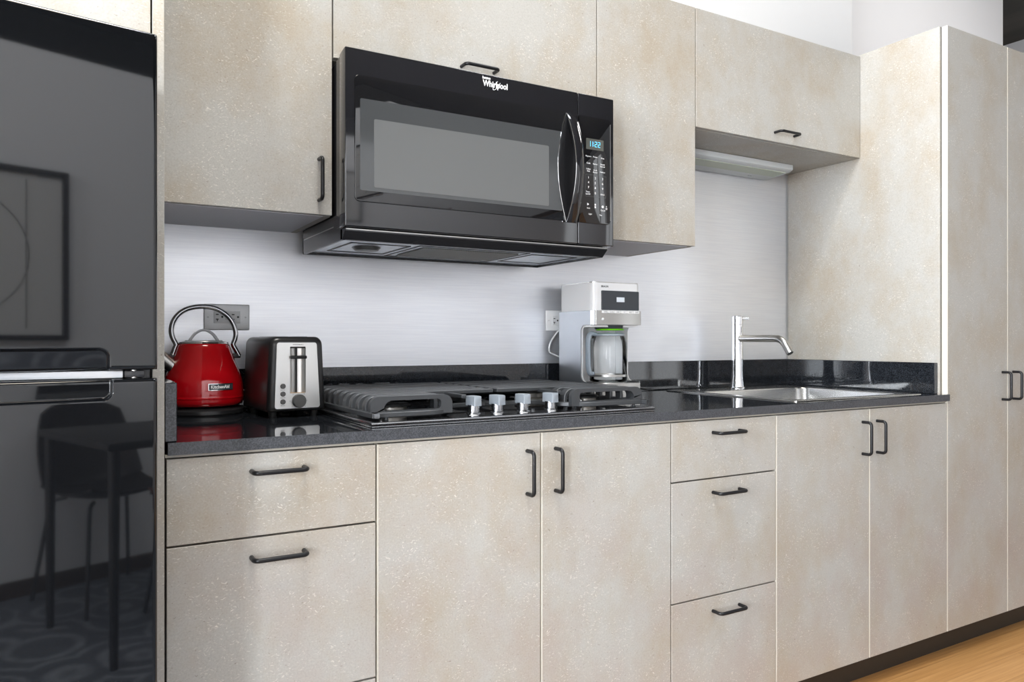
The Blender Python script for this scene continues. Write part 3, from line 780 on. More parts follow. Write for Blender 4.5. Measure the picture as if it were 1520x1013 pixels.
for s in (-1, 1):
    MB(M['black_matte']).box(KX+(.079 if s > 0 else -.069)-.010, KX+(.079 if s > 0 else -.069)+.008, KY-.0085, KY+.0085, 1.034, 1.046, 0, .002).build('handle_bracket', kt)
MB([M['steel_dark'], M['rubber']]).cyl((KX-.064, KY-.010, 1.008), (KX-.108, KY-.018, 1.048), .0175, .0150, 32, 0).cyl((KX-.1075, KY-.0179, 1.0475), (KX-.1082, KY-.0181, 1.0482), .0125, .0125, 24, 1).build('spout', kt, label='short brushed metal spout')
# badge wrapped on the body
def rk(z):
    for (r0, z0), (r1, z1) in zip(prof, prof[1:]):
        if z0 <= z <= z1 and z1 > z0: return r0+(r1-r0)*(z-z0)/(z1-z0)
    return .088
def wrap_plate(mat, a0, a1, z0, z1, off, rr):
    b = bmesh.new(); out = rrect(a0, a1, z0, z1, rr, 4)
    rr_ = rk((z0+z1)/2)+off
    def p(a, z, d=0): 
        an = a/.0925; q = max(rr_, rk(z)+off*.6)+d; return (KX+q*math.sin(an), KY-q*math.cos(an), z)
    # strips along the width
    nst = 12; m = MB(mat)
    for k in range(nst):
        x0 = a0+(a1-a0)*k/nst; x1 = a0+(a1-a0)*(k+1)/nst
        vs = [b.verts.new(p(x, z, d)) for d in (0, -.004) for x, z in ((x0, z0), (x1, z0), (x1, z1), (x0, z1))]
        b.faces.new(vs[:4]); b.faces.new(vs[4:][::-1])
        for i in range(4):
            j = (i+1) % 4
            if (i == 1 and k < nst-1) or (i == 3 and k > 0): continue
            b.faces.new((vs[i], vs[4+i], vs[4+j], vs[j]))
    bmesh.ops.remove_doubles(b, verts=b.verts, dist=1e-6); bmesh.ops.recalc_face_normals(b, faces=b.faces)
    m._add(b, 0); return m
A0 = -.0015; bz = .9665
bd = wrap_plate(M['chrome'], A0-.0013, A0+.0605, bz-.0082, bz+.0082, .0016, .002).build('badge', kt, label='chrome-framed dark badge')
wrap_plate(M['display'], A0, A0+.0592, bz-.0068, bz+.0068, .0021, .001).build('badge_plate', bd)
MB(M['white_print']).text('KitchenAid', .0110, (0, 0, bz), ext=.0004, off=.00035, xs=.94, wrap=(KX, KY, lambda z: rk(bz)+.0024, (A0+.0035)/.0925)).build('badge_lettering', bd)
MB([M['steel_dark'], M['rubber']]).cyl((KX+.092, KY+.01, .950), (KX+.104, KY+.012, .950), .003, mi=0).box(KX+.098, KX+.118, KY+.006, KY+.018, .9475, .9525, 0, .001).build('switch_lever', kt)
MB(M['rubber']).tube(bez([(KX+.06, KY+.07, CT+.008), (KX+.10, KY+.080, CT+.006), (KX+.115, KY+.086, CT+.005)], 6), .004, 10).build('power_cord', kt)

# ------------------------------------------------------------------ toaster
TW, TD, TH = .0735, .225, .186
ts = thing('toaster', 'black two-slice toaster with brushed steel front panel', 'toaster', (.5345, .340, CT), math.radians(4)); ts.scale = (.968, .968, .968)
m = MB([M['toaster_black']]); nn = 9
# body: rounded-top outline, wider at the base, front edges rounded
def outl(w0, w1, z0, z1, r, n=7):
    pts = [(w0, z0+.006), (w0-.006, z0)][::-1]
    pts = [(w0-.006, z0), (w0, z0+.006)]
    for k in range(n+1):
        a = PI/2*k/n; pts.append((w1-r+r*math.cos(a), z1-r+r*math.sin(a)))
    pts = pts+[(-x, z) for x, z in reversed(pts)]
    return pts
b = bmesh.new(); rings = []
z0t, z1t = .0145, .198
for (y, s) in ((.0, .012), (.002, .006), (.006, .002), (.012, 0), (TD-.012, 0), (TD-.005, .002), (TD-.001, .007), (TD, .013)):
    rings.append([b.verts.new((x, y, z)) for x, z in outl(TW-s, TW-.007-s, z0t+s*.6, z1t-s, .020)])
k_ = len(rings[0])
for A, B in zip(rings, rings[1:]):
    for i in range(k_): b.faces.new((A[i], A[(i+1) % k_], B[(i+1) % k_], B[i]))
b.faces.new(rings[0]); b.faces.new(rings[-1]); bmesh.ops.recalc_face_normals(b, faces=b.faces); m._add(b, 0)
for s in (-1, 1): pass
tb = m.build('body', ts, local=True, angle=40)
cut = MB(M['rubber']).box(-.0195, .0205, -.01, .016, .0588, .1742).build('cutter', ts, local=True)
bo_ = tb.modifiers.new('b', 'BOOLEAN'); bo_.object = cut; bo_.operation = 'DIFFERENCE'; bo_.solver = 'EXACT'; bpy.context.view_layer.update()
cm_ = bpy.data.meshes.new_from_object(tb.evaluated_get(bpy.context.evaluated_depsgraph_get())); tb.modifiers.clear(); tb.data = cm_
bpy.data.objects.remove(cut)
for s in (-1, 1): MB(M['rubber']).box(s*.024-.014, s*.024+.014, .04, .19, z1t-.0004, z1t+.0006, 0).build('bread_slot', ts, local=True)
fp = MB(M['faceplate'])
# plate: trapezoid with rounded corners and an open channel
def trap(xa0, xa1, xb0, xb1, za, zb, r, n=5):
    """xa at the bottom za, xb at the top zb"""
    base = rrect(-1, 1, 0, 1, .01, n); out = []
    for cx, cz, a in ((1, 0, -PI/2), (1, 1, 0), (-1, 1, PI/2), (-1, 0, PI)):
        z_ = za+r if cz == 0 else zb-r; xl = (xa0, xb0)[cz]; xr = (xa1, xb1)[cz]
        x_ = xr-r if cx == 1 else xl+r
        for k in range(n+1):
            t = a+PI/2*k/n; out.append((x_+r*math.cos(t), z_+r*math.sin(t)))
    return out
out = trap(-.0560, .0560, -.0510, .0480, .0225, .1835, .006); inn = rrect(-.0190, .0200, .0595, .1735, .0015, 5)
fp.frame(out, inn, -.0030, .0008, 'XZ')
fpo = fp.build('face_plate', ts, local=True)
chn = MB([M['faceplate'], M['rubber'], M['orange']])
cr = []
for k in range(13):
    a = PI*k/12; cr.append((-.0190+.0390*(1-math.cos(a))/2, .0005-.0105*0+.0125*math.sin(a)))
b = bmesh.new()
lo = [b.verts.new((x, y, .0595)) for x, y in cr]; hi = [b.verts.new((x, y, .1735)) for x, y in cr]
for i in range(12): b.faces.new((lo[i], lo[i+1], hi[i+1], hi[i]))
chn._add(b, 0)
chn.poly([(x, y) for x, y in cr], .0590, .0600, 'XY', 2); chn.poly([(x, y) for x, y in cr], .1700, .1740, 'XY', 1)
chn.box(-.0017, .0027, .0085, .0135, .0605, .1725, 1)
chn.build('lever_channel', ts, local=True)
# the body is cut by the channel only visually: carve it for real with a boolean-free recess front
MB(M['black_matte']).box(-.0205, .0200, -.0140, -.0015, .1440, .1515, 0, .0018).box(-.002, .003, -.004, .012, .1450, .1505, 0).build('lever', ts, local=True)
MB([M['grey_button'], M['print']]).lathe([(.0165, 0), (.0165, .010), (.0150, .0125), (.0, .0125)], (.0020, -.0030, .0405), 'Y', 40).build('browning_dial', ts, local=True)
for zz_ in (.0775, .0585, .0395):
    MB(M['grey_button']).lathe([(.0064, 0), (.0064, .0022), (.0055, .0030), (0, .0030)], (-.0365, -.0030, zz_), 'Y', 28).build('button', ts, local=True)
tx = MB(M['print'])
tx.text('AMAZONBASICS', .0036, (.0010, -.0032, .1785), align='CENTER', ext=.0002)
for s, z in (('CANCEL', .0680), ('DEFROST', .0490), ('REHEAT', .0300)): tx.text(s, .0030, (-.0365, -.0032, z), align='CENTER', ext=.0002)
for i, a in enumerate((220, 270-90, 130, 90-40, 0, -40)):
    an = math.radians(a); tx.text(str(i+1), .0038, (.0020+.0215*math.cos(an), -.0032, .0405+.0215*math.sin(an)), align='CENTER', ext=.0002)
tx.build('face_lettering', fpo, local=True)
for sx in (-1, 1):
    for y in (.03, .19): MB([M['rubber']]).lathe([(.009, 0), (.010, .006), (.010, .016)], (sx*.052, y, 0), seg=20).build('foot', ts, local=True)

# ------------------------------------------------------------------ cooktop
ck = thing('gas_cooktop', 'black gas cooktop set into the worktop with four grey knobs', 'cooktop', (.99, .3, CT))
HX0, HX1, HY0, HY1 = .608, 1.372, .030, .560
m = MB([M['hob'], M['hobtrim']])
m.box(HX0, HX1, HY0, HY1, CT+.0003, CT+.0045, 1, .001, 1)
m.box(HX0-.001, HX1+.001, HY0-.001, HY1+.001, CT+.0045, CT+.0060, 0)
m.box(HX0, HX1, HY0, HY1, CT+.0060, CT+.0110, 1, .0015, 2)
m.box(HX0+.007, HX1-.007, HY0+.007, HY1-.007, CT+.0104, CT+.0116, 0, .0004, 1)
m.build('hob_plate', ck)
ZR = CT+.0235; ZG = CT+.0615
def grate(x0, x1, cx, side):
    """frame bar, ribs that bend down into it, wide front arch; side -1: cut-out for the knobs at the front right"""
    g = MB(M['iron'])
    y0, y1 = .062, .535
    yc = .205                      # ribs in front of this stop at the cut-out
    fx = cx                        # inner end of the short front part
    # frame loop
    if side < 0:
        loop = [(x0+.015, y0, 0), (x0+.004, y0+.004, 0), (x0, y0+.015, 0), (x0, y1-.012, 0), (x0+.012, y1, 0), (x1-.003, y1, 0), (x1-.003, yc+.01, 0), (x1-.03, yc+.004, 0), (fx+.05, yc-.02, 0), (fx+.02, y0+.045, 0), (fx-.02, y0+.008, 0), (fx-.07, y0, 0)]
    else:
        loop = [(x1-.015, y0, 0), (x1-.004, y0+.004, 0), (x1, y0+.015, 0), (x1, y1-.012, 0), (x1-.012, y1, 0), (x0+.003, y1, 0), (x0+.003, yc+.01, 0), (x0+.03, yc+.004, 0), (fx-.05, yc-.02, 0), (fx-.02, y0+.045, 0), (fx+.02, y0+.008, 0), (fx+.07, y0, 0)]
    P = [Vector((a, b_, ZR)) for a, b_, _ in loop]; Q = []
    nP = len(P)
    for i in range(nP):
        a, b_, c, d = P[i-1], P[i], P[(i+1) % nP], P[(i+2) % nP]
        for k in range(5):
            t = k/5; q = .5*((2*b_)+(-a+c)*t+(2*a-5*b_+4*c-d)*t*t+(-a+3*b_-3*c+d)*t**3); q.z = ZR; Q.append(q)
    sec = [(-.0065, -.004), (-.005, -.0055), (.005, -.0055), (.0065, -.004), (.0065, .004), (.005, .0055), (-.005, .0055), (-.0065, .004)]
    g.sweep(Q, sec, closed=True, up=(0, 0, 1))
    # ribs
    def rib(xa, xb, y, w, dn_a, dn_b, deep=.0):
        """profile in XZ: legs at the ends that curve down to the frame"""
        R = .024; t = .0095; o = []
        a, b_ = xa, xb; n = 6
        if dn_a:
            o.append((a, ZR-.002))
            for k in range(n+1):
                q = PI-PI/2*k/n; o.append((a+R+R*math.cos(q)-.004*math.sin(PI*k/n)*0, ZG-R+R*math.sin(q)))
        else: o.append((a, ZG))
        if dn_b:
            for k in range(n+1):
                q = PI/2-PI/2*k/n; o.append((b_-R+R*math.cos(q), ZG-R+R*math.sin(q)))
            o.append((b_, ZR-.002)); o.append((b_-t, ZR-.002)); r2 = R-t
            for k in range(n+1):
                q = PI/2*k/n; o.append((b_-R+r2*math.cos(q), ZG-R+r2*math.sin(q)))
        else: o += [(b_, ZG), (b_, ZG-t)]
        if dn_a:
            r2 = R-t
            for k in range(n+1):
                q = PI/2+PI/2*k/n; o.append((a+R+r2*math.cos(q), ZG-R+r2*math.sin(q)))
            o.append((a+t, ZR-.002))
        else: o.append((a, ZG-t))
        g.poly(o, y-w/2, y+w/2, 'XZ', 0, .0014, 1)
    ys = [.112+.0455*k for k in range(10)]
    for y in ys:
        if side < 0:
            rib(x0-.003, (fx+.012) if y < yc-.03 else x1-.004, y, .0235, True, y < yc-.03)
        else:
            rib((fx-.012) if y < yc-.03 else x0+.004, x1+.003, y, .0235, y < yc-.03, True)
    # cross bars that tie the ribs together
    for xx in ((x0+.10, x0+.235) if side < 0 else (x1-.10, x1-.235)): g.box(xx-.006, xx+.006, .10, y1-.01, ZG-.0125, ZG-.0045, 0, .001, 1)
    # front arch: solid plate with a long rounded opening
    xa, xb = (x0-.003, fx+.012) if side < 0 else (fx-.012, x1+.003)
    out = rrect_r(xa, xb, ZR-.003, ZG+.0005, (.002, .020, .020, .002) if True else None, 8)
    if side < 0: inn = rrect_r(xa+.030, xb-.028, ZR+.0075, ZG-.0085, (.008, .008, .020, .006), 8)
    else: inn = rrect_r(xa+.024, xb-.026, ZR+.0075, ZG-.0085, (.006, .020, .008, .008), 8)
    g.frame(out, inn, .062+.006, .062+.020, 'XZ')
    # feet
    for (fx_, fy_) in ((x0+.03, y0), (x0+.03, y1), (x1-.03, y0 if side > 0 else yc+.01), (x1-.03, y1)):
        g.lathe([(.0045, CT+.0112), (.0055, CT+.013), (.004, CT+.016), (.0045, ZR-.004)], (fx_ if not (side < 0 and fy_ == yc+.01) else x1-.03, fy_, 0), seg=16)
    return g
g1 = grate(.622, .9885, .800, -1).build('grate', ck, label='ribbed cast-iron grate on the left half')
g2 = grate(.9915, 1.3580, 1.150, 1).build('grate', ck, label='ribbed cast-iron grate on the right half')
for (bx_, by_, r_) in ((.715, .185, .040), (.745, .420, .034), (1.265, .185, .034), (1.235, .420, .046)):
    bo = MB(M['burner']).lathe([(r_*1.05, CT+.0112), (r_*1.05, CT+.0145), (r_*.8, CT+.018), (r_*.8, CT+.029), (r_, CT+.031), (0, CT+.031)], (bx_, by_, 0), seg=40).build('burner', ck)
    MB(M['black_matte']).lathe([(r_*1.02, CT+.0312), (r_*1.02, CT+.0345), (r_*.9, CT+.0375), (0, CT+.0380)], (bx_, by_, 0), seg=40).build('burner_cap', bo, label='black burner cap')
    MB(M['chrome']).cyl((bx_-r_*1.0, by_-r_*.75, CT+.012), (bx_-r_*1.0, by_-r_*.75, CT+.030), .002).build('igniter', bo)
for kx, ra in ((0.8845, 4), (0.9478, 8), (1.0190, 3), (1.0991, 6)):
    ky = .105; zz_ = CT+.0116
    ko = MB([M['gunmetal']]).lathe([(.0175, 0), (.0175, .0012), (.0140, .0025), (.0140, .0205), (0, .0205)], (kx, ky, zz_), seg=36).build('knob', ck, label='knob with a grey grip on a chrome stem')
    kg = MB(M['knob'])
    ca, sa = math.cos(math.radians(ra)), math.sin(math.radians(ra))
    b = bmesh.new()
    # grip: wedge bar, flared skirt below
    pr_ = [(-.0105, .0), (-.0105, .001), (-.0100, .0215), (-.0088, .023), (.0088, .023), (.0100, .0215), (.0105, .001), (.0105, 0)]
    R2 = []
    for y_, sx, sz in ((-.0205, .78, .80), (-.0190, .96, .98), (-.012, 1, 1), (.012, 1, 1), (.0190, .96, .98), (.0205, .78, .80)):
        R2.append([b.verts.new((x_*sx, y_, z_*sz)) for x_, z_ in pr_])
    for A, B in zip(R2, R2[1:]):
        for i in range(8): b.faces.new((A[i], A[(i+1) % 8], B[(i+1) % 8], B[i]))
    b.faces.new(R2[0]); b.faces.new(R2[-1])
    bmesh.ops.recalc_face_normals(b, faces=b.faces)
    b.transform(Matrix.Translation((kx, ky, zz_+.0185)) @ Matrix.Rotation(math.radians(ra), 4, 'Z'))
    kg._add(b, 0)
    kg.build('grip', ko)
for kx in (0.8845, 0.9478, 1.0190, 1.0991):
    MB(M['white_print']).box(kx-.030, kx-.014, .058, .070, CT+.0116, CT+.0119).build('control_marking', ck)

# ------------------------------------------------------------------ coffee maker
BX0, BX1, BY0, BY1 = 1.4637, 1.654, .424, .612
cm = thing('coffee_maker', 'white and steel drip coffee maker with glass carafe', 'coffee maker', (1.559, .52, CT))
zt = 1.262
def rbox(mats, x0, x1, y0, y1, z0, z1, r, mi=0):
    return MB(mats).poly(rrect(x0, x1, y0, y1, r, 8), z0, z1, 'XY', mi)
rbox(M['white_plastic'], BX0, BX1, BY0, BY1, 1.1725, zt-.003, .020).build('water_tank', cm, label='white upper housing')
rbox(M['steel_dark'], BX0+.001, BX1-.001, BY0+.001, BY1-.001, zt-.003, zt, .020).build('lid', cm, label='flat top lid with thin metal edge')
# steel mantle: C-shape seen from the side
sd = MB([M['steel_v'], M['white_plastic']])
prof_s = [(BY1, CT+.001)]
def arc(cx, cz, r, a0, a1, n=7): return [(cx+r*math.cos(a0+(a1-a0)*k/n), cz+r*math.sin(a0+(a1-a0)*k/n)) for k in range(n+1)]
R_ = .022
cshape = [(BY1, CT+.001), (BY1, 1.1725), (BY0+.012, 1.1725), (BY0+.012, 1.128)]
cshape += arc(.489-0+0, 1.128-R_, R_, PI/2, PI/2)[:1]
cshape = [(BY1, CT+.001), (BY1, 1.1722), (BY0+.014, 1.1722), (BY0+.014, 1.1275), (.486+R_-.022, 1.1275)]
cshape = [(BY1, CT+.001), (BY1, 1.1722), (BY0+.014, 1.1722), (BY0+.014, 1.1275)] + arc(.468, 1.1275-R_, R_, PI/2, 0) + arc(.468, .948+R_, R_, 0, -PI/2) + [(BY0+.003, .948), (BY0+.003, CT+.001)]
for xa_, xb2 in ((BX0+.0008, BX0+.0035), (BX1-.0035, BX1-.0008)):
    sd.poly(cshape, xa_, xb2, 'YZ', 0)
sd.box(BX0+.006, BX1-.006, BY1-.006, BY1, CT+.001, 1.1722, 0)
sd.build('side_casing', cm, label='brushed steel side casing')
wp = MB(M['white_plastic'])
wp.box(BX0+.006, BX1-.006, .548, .556, .944, 1.128)
inn = [(.548, .948)]+[(.548, 1.1275), (.462, 1.1275)]+arc(.462, 1.1275-R_, R_, PI/2, 0)+arc(.462, .948+R_, R_, 0, -PI/2)
for xa_, xb2 in ((BX0+.0035, BX0+.0055), (BX1-.0055, BX1-.0035)): wp.poly(inn, xa_, xb2, 'YZ')
wp.box(BX0+.006, BX1-.006, BY0+.02, .548, 1.121, 1.128)
wp.build('niche_lining', cm, label='white lining of the carafe niche')
fb = MB([M['steel'], M['chrome']])
fb.poly(rrect(BX0+.009, BX1, BY0-.003, BY0+.014, .003, 4), 1.1285, 1.1722, 'XY', 0).poly(rrect(BX0, BX0+.0085, BY0-.0015, BY0+.016, .003, 4), 1.1285, 1.1722, 'XY', 1)
fbo = fb.build('front_band', cm, label='steel front band')
MB(M['white_plastic']).lathe([(.0045, 0), (.0045, .002), (.0035, .003), (0, .003)], (1.4990, BY0-.003, 1.1455), 'Y', 24).build('power_button', cm)
bt = MB([M['white_plastic'], M['grey_print']])
for k in range(6):
    x = 1.4955+k*.0250; bt.box(x, x+.0240, BY0-.0052, BY0-.0025, 1.1640, 1.1722, 0, .0012); bt.text(('CLEAN', 'CLOCK', 'TIMER', '1-4', 'BOLD', 'WARM')[k], .0042, (x+.012, BY0-.0054, 1.168), align='CENTER', ext=.0001, mi=1)
bt.build('button_row', cm)
MB(M['display']).poly(rrect(1.4955, 1.6450, 1.1742, 1.2350, .003), BY0-.0022, BY0+.001, 'XZ', 0, .0006, 1).build('display_panel', cm, label='dark grey glossy display')
MB(M['lcd']).box(1.5545, 1.5855, BY0-.0028, BY0-.002, 1.2000, 1.2150).build('lcd_screen', cm, label='small pale screen')
MB(M['print']).text('BRAUN', .0085, (1.4955, BY0-.0002, 1.2475), ext=.0003, off=.0002).build('brand_lettering', cm)
bs_ = MB([M['steel'], M['black_matte'], M['white_plastic']])
bs_.poly(rrect(BX0+.006, BX1, BY0, .556, .004, 5), CT+.003, .9425, 'XY', 0)
bs_.poly(rrect(BX0+.010, BX1-.010, BY0+.012, .548, .004, 5), CT, CT+.003, 'XY', 1)
bs_.build('base', cm)
CX_, CY_ = 1.5680, .4830
MB([M['rubber'], M['steel_dark']]).lathe([(.058, .9426), (.058, .9450), (.052, .9455), (0, .9455)], (CX_, CY_, 0), seg=48, mi=1).build('warming_plate', cm)
fl_ = MB([M['display'], M['green'], M['white_plastic']])
fl_.lathe([(.048, 1.1270), (.046, 1.117), (.040, 1.112), (0, 1.112)], (CX_, CY_-.003, 0), seg=40, mi=0)
fbk = fl_.build('filter_basket', cm)
MB(M['green']).lathe([(.044, 0), (.0455, .002), (.044, .0045), (0, .0045)], (CX_-.002, CY_-.012, 1.1110), seg=40).build('green_tab', fbk, label='lime green edge of the filter basket')
# carafe (stands on the plate: its own thing)
cf = thing('glass_carafe', 'empty glass coffee carafe with grey handle in the coffee maker', 'carafe', (CX_, CY_, .9460))
o_ = [(0, .9460), (.050, .9460), (.0575, .9480), (.0600, .953), (.0600, 1.055), (.0585, 1.072), (.0545, 1.085), (.0520, 1.093)]
i_ = [(.0500, 1.093), (.0525, 1.085), (.0565, 1.072), (.0580, 1.055), (.0580, .9545), (.0560, .951), (.049, .949), (0, .949)]
MB(M['glass']).lathe(o_, (CX_, CY_, 0), seg=64, cap=False).build('jug', cf, angle=60)
MB(M['steel_dark']).lathe([(.0604, .9630), (.0607, .9632), (.0607, .9700), (.0604, .9702)], (CX_, CY_, 0), seg=64, cap=False).build('band', cf, label='thin metal band low on the glass')
MB([M['bluegrey'], M['rubber']]).lathe([(.0515, 1.0935), (.0540, 1.0945), (.0535, 1.0985), (.046, 1.1030), (0, 1.1040)], (CX_, CY_, 0), seg=48).build('carafe_lid', cf, label='flat lid')
ha = Vector((-1, .02, 0)).normalized()
def hpnt(d, z): return (CX_+ha.x*d, CY_+ha.y*d, z)
sec = [(.0072*math.cos(2*PI*k/12), .0105*math.sin(2*PI*k/12)) for k in range(12)]
hh = MB([M['bluegrey'], M['chrome']])
side = Vector((-ha.y, ha.x, 0))
hh.sweep(bez([hpnt(.050, 1.0980), hpnt(.066, 1.1005), hpnt(.0755, 1.0930), hpnt(.0785, 1.0740), hpnt(.0785, 1.030), hpnt(.0775, .995), hpnt(.072, .9750), hpnt(.064, .9720), hpnt(.0600, .976)], 6), sec, up=side)
hho = hh.build('carafe_handle', cf, label='blue-grey plastic handle')
MB(M['chrome']).sweep([hpnt(.0615, 1.085), hpnt(.0620, 1.04), hpnt(.0620, .975)], [(.001, .006), (-.001, .006), (-.001, -.006), (.001, -.006)], up=side).build('handle_strap', cf)
# cord from the coffee maker to the outlet, part of the machine
MB(M['white_plastic']).tube(bez([(1.505, .6100, 1.010), (1.492, .628, 1.020), (1.468, .640, 1.030), (1.446, .642, 1.042), (1.4475, .640, 1.070), (1.470, .640, 1.100), (1.500, .6380, 1.130)], 8), .0032, 10).build('power_cord', cm)

# ------------------------------------------------------------------ sink and faucet
sk = thing('kitchen_sink', 'square stainless steel drop-in sink at the right of the worktop', 'sink', (2.245, .33, CT))
RX0, RX1, RY0, RY1 = 1.925, 2.560, .040, .615
out = rrect(RX0, RX1, RY0, RY1, .012, 6); inn = rrect(SX0+.004, SX1-.004, SY0+.004, SY1-.004, .040, 6)
m = MB([M['sinksteel']])
b = bmesh.new()
def ringv(pts, z): return [b.verts.new((x, y, z)) for x, y in pts]
def shrink(pts, d):
    cx = sum(p[0] for p in pts)/len(pts); cy = sum(p[1] for p in pts)/len(pts)
    xs = [p[0] for p in pts]; ys = [p[1] for p in pts]; hx = (max(xs)-min(xs))/2; hy = (max(ys)-min(ys))/2
    return [(cx+(x-cx)*(hx-d)/hx, cy+(y-cy)*(hy-d)/hy) for x, y in pts]
rs = [ringv(out, CT+.0004), ringv(shrink(out, .0008), CT+.0026), ringv(shrink(out, .003), CT+.0034), ringv(shrink(out, .012), CT+.0026), ringv(shrink(inn, -.004), CT+.0022), ringv(inn, CT+.0010), ringv(shrink(inn, .0015), CT-.003),
      ringv(shrink(inn, .008), CT-.150), ringv(shrink(inn, .016), CT-.170), ringv(shrink(inn, .034), CT-.176)]
for A, B in zip(rs, rs[1:]):
    for k in range(len(A)): b.faces.new((A[k], A[(k+1) % len(A)], B[(k+1) % len(A)], B[k]))
b.faces.new(rs[-1]); bmesh.ops.recalc_face_normals(b, faces=b.faces); m._add(b, 0)
m.build('basin', sk, angle=50)
MB([M['chrome'], M['rubber']]).lathe([(.045, -.0005), (.043, .002), (.036, .001), (.034, -.001), (0, -.001)], (2.245, .292, CT-.1758), seg=40, cap=False).build('drain', sk)
FX, FY = 2.2300, .556
fc = thing('kitchen_faucet', 'chrome pillar faucet with bent side spout behind the sink', 'faucet', (FX, FY, CT+.0025))
z0 = CT+.0026
MB(M['chrome']).lathe([(0, z0), (.0290, z0), (.0290, z0+.004), (.0255, z0+.007), (.0235, z0+.024), (.0215, z0+.045), (.0210, z0+.070), (.0210, 1.0655), (.0204, 1.0660), (.0204, 1.0668), (.0210, 1.0673), (.0210, 1.1045), (.0204, 1.1050), (.0204, 1.1058), (.0210, 1.1063),
       (.0210, 1.1375), (0, 1.1375)], (FX, FY, 0), seg=48).build('column', fc)
MB(M['chrome']).lathe([(0, 1.1380), (.0205, 1.1380), (.0212, 1.1390), (.0212, 1.1680), (.0195, 1.1700), (0, 1.1702)], (FX, FY, 0), seg=48).cyl((FX+.010, FY-.012, 1.159), (FX+.031, FY-.026, 1.161), .0042).build('control_handle', fc)
MB([M['steel_dark'], M['rubber']]).tube(bez([(FX, FY-.015, 1.0862), (FX, FY-.08, 1.0860), (FX, FY-.150, 1.0858), (FX, FY-.192, 1.0840), (FX, FY-.214, 1.0720), (FX, FY-.228, 1.0540), (FX, FY-.242, 1.0340)], 7), .0128, 24).cyl((FX, FY-.2415, 1.0346), (FX, FY-.2425, 1.0332), .0105, mi=1).build('spout', fc)
MB(M['print']).box(FX-.002, FX-.0004, FY-.0213, FY-.0209, 1.108, 1.130).build('maker_marking', fc)

# ------------------------------------------------------------------ the room behind the camera (seen in the black doors)
tag(MB(M['rug']).box(-.6, 3.2, -2.66, -.30, .0005, .010, 0, .004).build('area_rug'), 'grey patterned rug under the dining table', 'rug')
tb_ = thing('dining_table', 'small black dining table reflected in the fridge door', 'table', (.98, -1.90, 0.01))
MB(M['table']).box(.665, 1.29, -2.22, -1.60, .722, .748, 0, .004).build('table_top', tb_)
for (lx, ly) in ((.695, -1.63), (.695, -2.19), (1.26, -1.63), (1.26, -2.19)):
    MB(M['blackmetal']).cyl((lx, ly, .010), (lx, ly, .722), .013, .019).build('leg', tb_)
def chair(x, y, rz, mat, label):
    r = thing('dining_chair', label, 'chair', (x, y, .010), rz, 'shell chairs around the dining table')
    def shell(u, v):   # u across, v from front of seat to top of back
        a = (u-.5)*2
        if v < .55:
            t = v/.55; yy = -.20+.36*t; zz = .455-.035*math.sin(PI*t)+.035*a*a
            w_ = .215-.03*(1-t)
        else:
            t = (v-.55)/.45; yy = .16+.05*math.sin(t*PI/2)+.05*t; zz = .455+.36*t; w_ = .215-.045*t*t
            yy -= .05*a*a
            zz += .035*a*a*(1-t)-.05*a*a*t
        return (a*w_, yy, zz)
    MB(M[mat]).grid(shell, 12, 20, -.010).build('seat_shell', r, local=True, angle=60)
    for sx, sy in ((-1, -1), (1, -1), (-1, 1), (1, 1)):
        MB(M['blackmetal']).tube([(sx*.12, sy*.10, .425), (sx*.15, sy*.13, .415), (sx*.165, sy*.15, .38), (sx*.205, sy*.205, .004)], .008, 10).build('leg', r, local=True)
    return r
chair(.98, -2.38, math.radians(172), 'chair_dark', 'dark shell chair between the table and the wall')
chair(1.19, -1.86, math.radians(-90), 'chair_red', 'reddish-brown shell chair tucked under the end of the table')
pf = thing('framed_picture', 'black-framed line drawing on the wall opposite the kitchen', 'picture', (.55, -2.69, 1.08))
px0, px1_, pz0, pz1 = .20, .93, 1.08, 1.81
MB(M['blackmetal']).frame(rrect(px0, px1_, pz0, pz1, .002, 2), rrect(px0+.022, px1_-.022, pz0+.022, pz1-.022, .001, 2), -2.6995, -2.672).build('picture_frame', pf)
MB(M['paper']).box(px0+.02, px1_-.02, -2.699, -2.690, pz0+.02, pz1-.02).build('picture_sheet', pf)
dl = MB(M['line']); dl.tube([(px0+.36+.22*math.cos(2*PI*k/48), -2.689, pz0+.36+.24*math.sin(2*PI*k/48)) for k in range(48)], .002, 6, closed=True); dl.tube([(px1_-.16, -2.689, pz0+.05), (px1_-.16, -2.689, pz1-.05)], .002, 6)
dl.build('drawn_line', pf)

# ------------------------------------------------------------------ light
def area(name, loc, rot, sx, sy, power, col=(1, 1, 1)):
    l = bpy.data.lights.new(name, 'AREA'); l.shape = 'RECTANGLE'; l.size = sx; l.size_y = sy; l.energy = power; l.color = col
    o = bpy.data.objects.new(name, l); C.objects.link(o); o.location = loc; o.rotation_euler = rot; return o
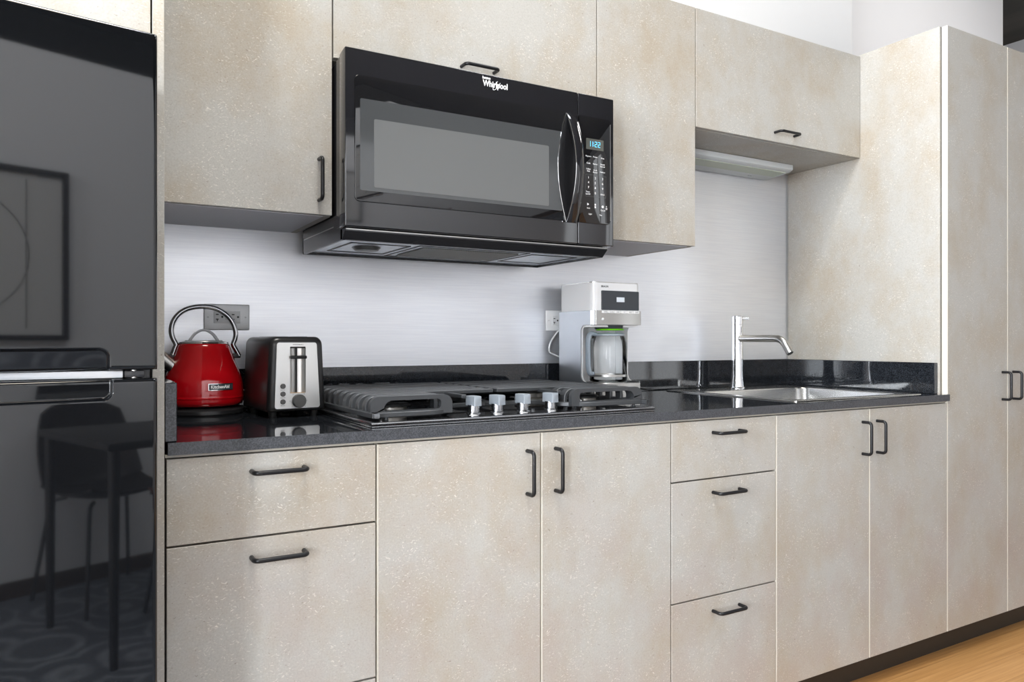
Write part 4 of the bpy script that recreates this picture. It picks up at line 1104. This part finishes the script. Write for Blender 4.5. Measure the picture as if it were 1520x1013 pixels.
# daylight through three windows, plus an added high one (lights sit in the openings, facing in)
area('daylight_window_1', (-2.06, -2.79, 1.2), (PI/2, 0, 0), .68, 2.05, 165, (.87, .935, 1))
area('daylight_window_2', (4.775, -2.79, 1.35), (PI/2, 0, 0), .85, 1.5, 11, (.93, .965, 1))
area('daylight_window_3', (-4.06, (wy0+wy1)/2, (wz0+wz1)/2), (PI/2, 0, -PI/2), 1.85, 1.85, 330, (.885, .94, 1))
area('added_window_fill', (-4.06, -1.3, 3.15), (PI/2, 0, -PI/2), 2.0, .75, 205, (.93, .96, 1))
# added unseen fill lamps brightening the white wall opposite the kitchen
for lx in (-1.1, .4, 1.9):
    area('added_wall_fill', (lx, -.5, 3.35), (math.radians(48), 0, PI), .5, .3, 50, (.90, .945, 1))
area('added_cabinet_fill', (.3, -1.3, 3.74), (0, 0, 0), 1.0, 1.0, 52, (1, .92, .80))  # added overhead fill to lift and warm the upper cabinets
area('added_recess_fill', (4.9, .2, 3.75), (math.radians(30), 0, 0), 1.2, .4, 34, (1, .98, .96))  # added unseen fill that brightens the recess wall
area('added_upper_wall_fill', (2.3, .05, 3.75), (math.radians(-20), 0, 0), 1.2, .2, 12, (1, .98, .96))  # added unseen fill for the white wall above the cabinets
w = bpy.data.worlds.new('world'); S.world = w; w.use_nodes = True
w.node_tree.nodes['Background'].inputs[0].default_value = (.85, .92, 1, 1); w.node_tree.nodes['Background'].inputs[1].default_value = .5

# ------------------------------------------------------------------ camera
cam = bpy.data.cameras.new('camera'); co = bpy.data.objects.new('camera', cam); C.objects.link(co)
cam.sensor_width = 36; cam.lens = 1122.655/1520*36; cam.clip_start = .02
cam.shift_y = -.00042
co.location = (.0706, -1.472, 1.0784); co.rotation_euler = (PI/2, 0, -.5272)
S.camera = co
S.view_settings.view_transform = 'Standard'; S.view_settings.look = 'None'; S.view_settings.gamma = 1; S.view_settings.exposure = .0
S.view_settings.use_curve_mapping = False
S.cycles.use_denoising = True; S.cycles.max_bounces = 10; S.cycles.diffuse_bounces = 5; S.cycles.glossy_bounces = 5; S.cycles.transmission_bounces = 8
S.cycles.caustics_reflective = False; S.cycles.caustics_refractive = False; S.cycles.sample_clamp_indirect = 6
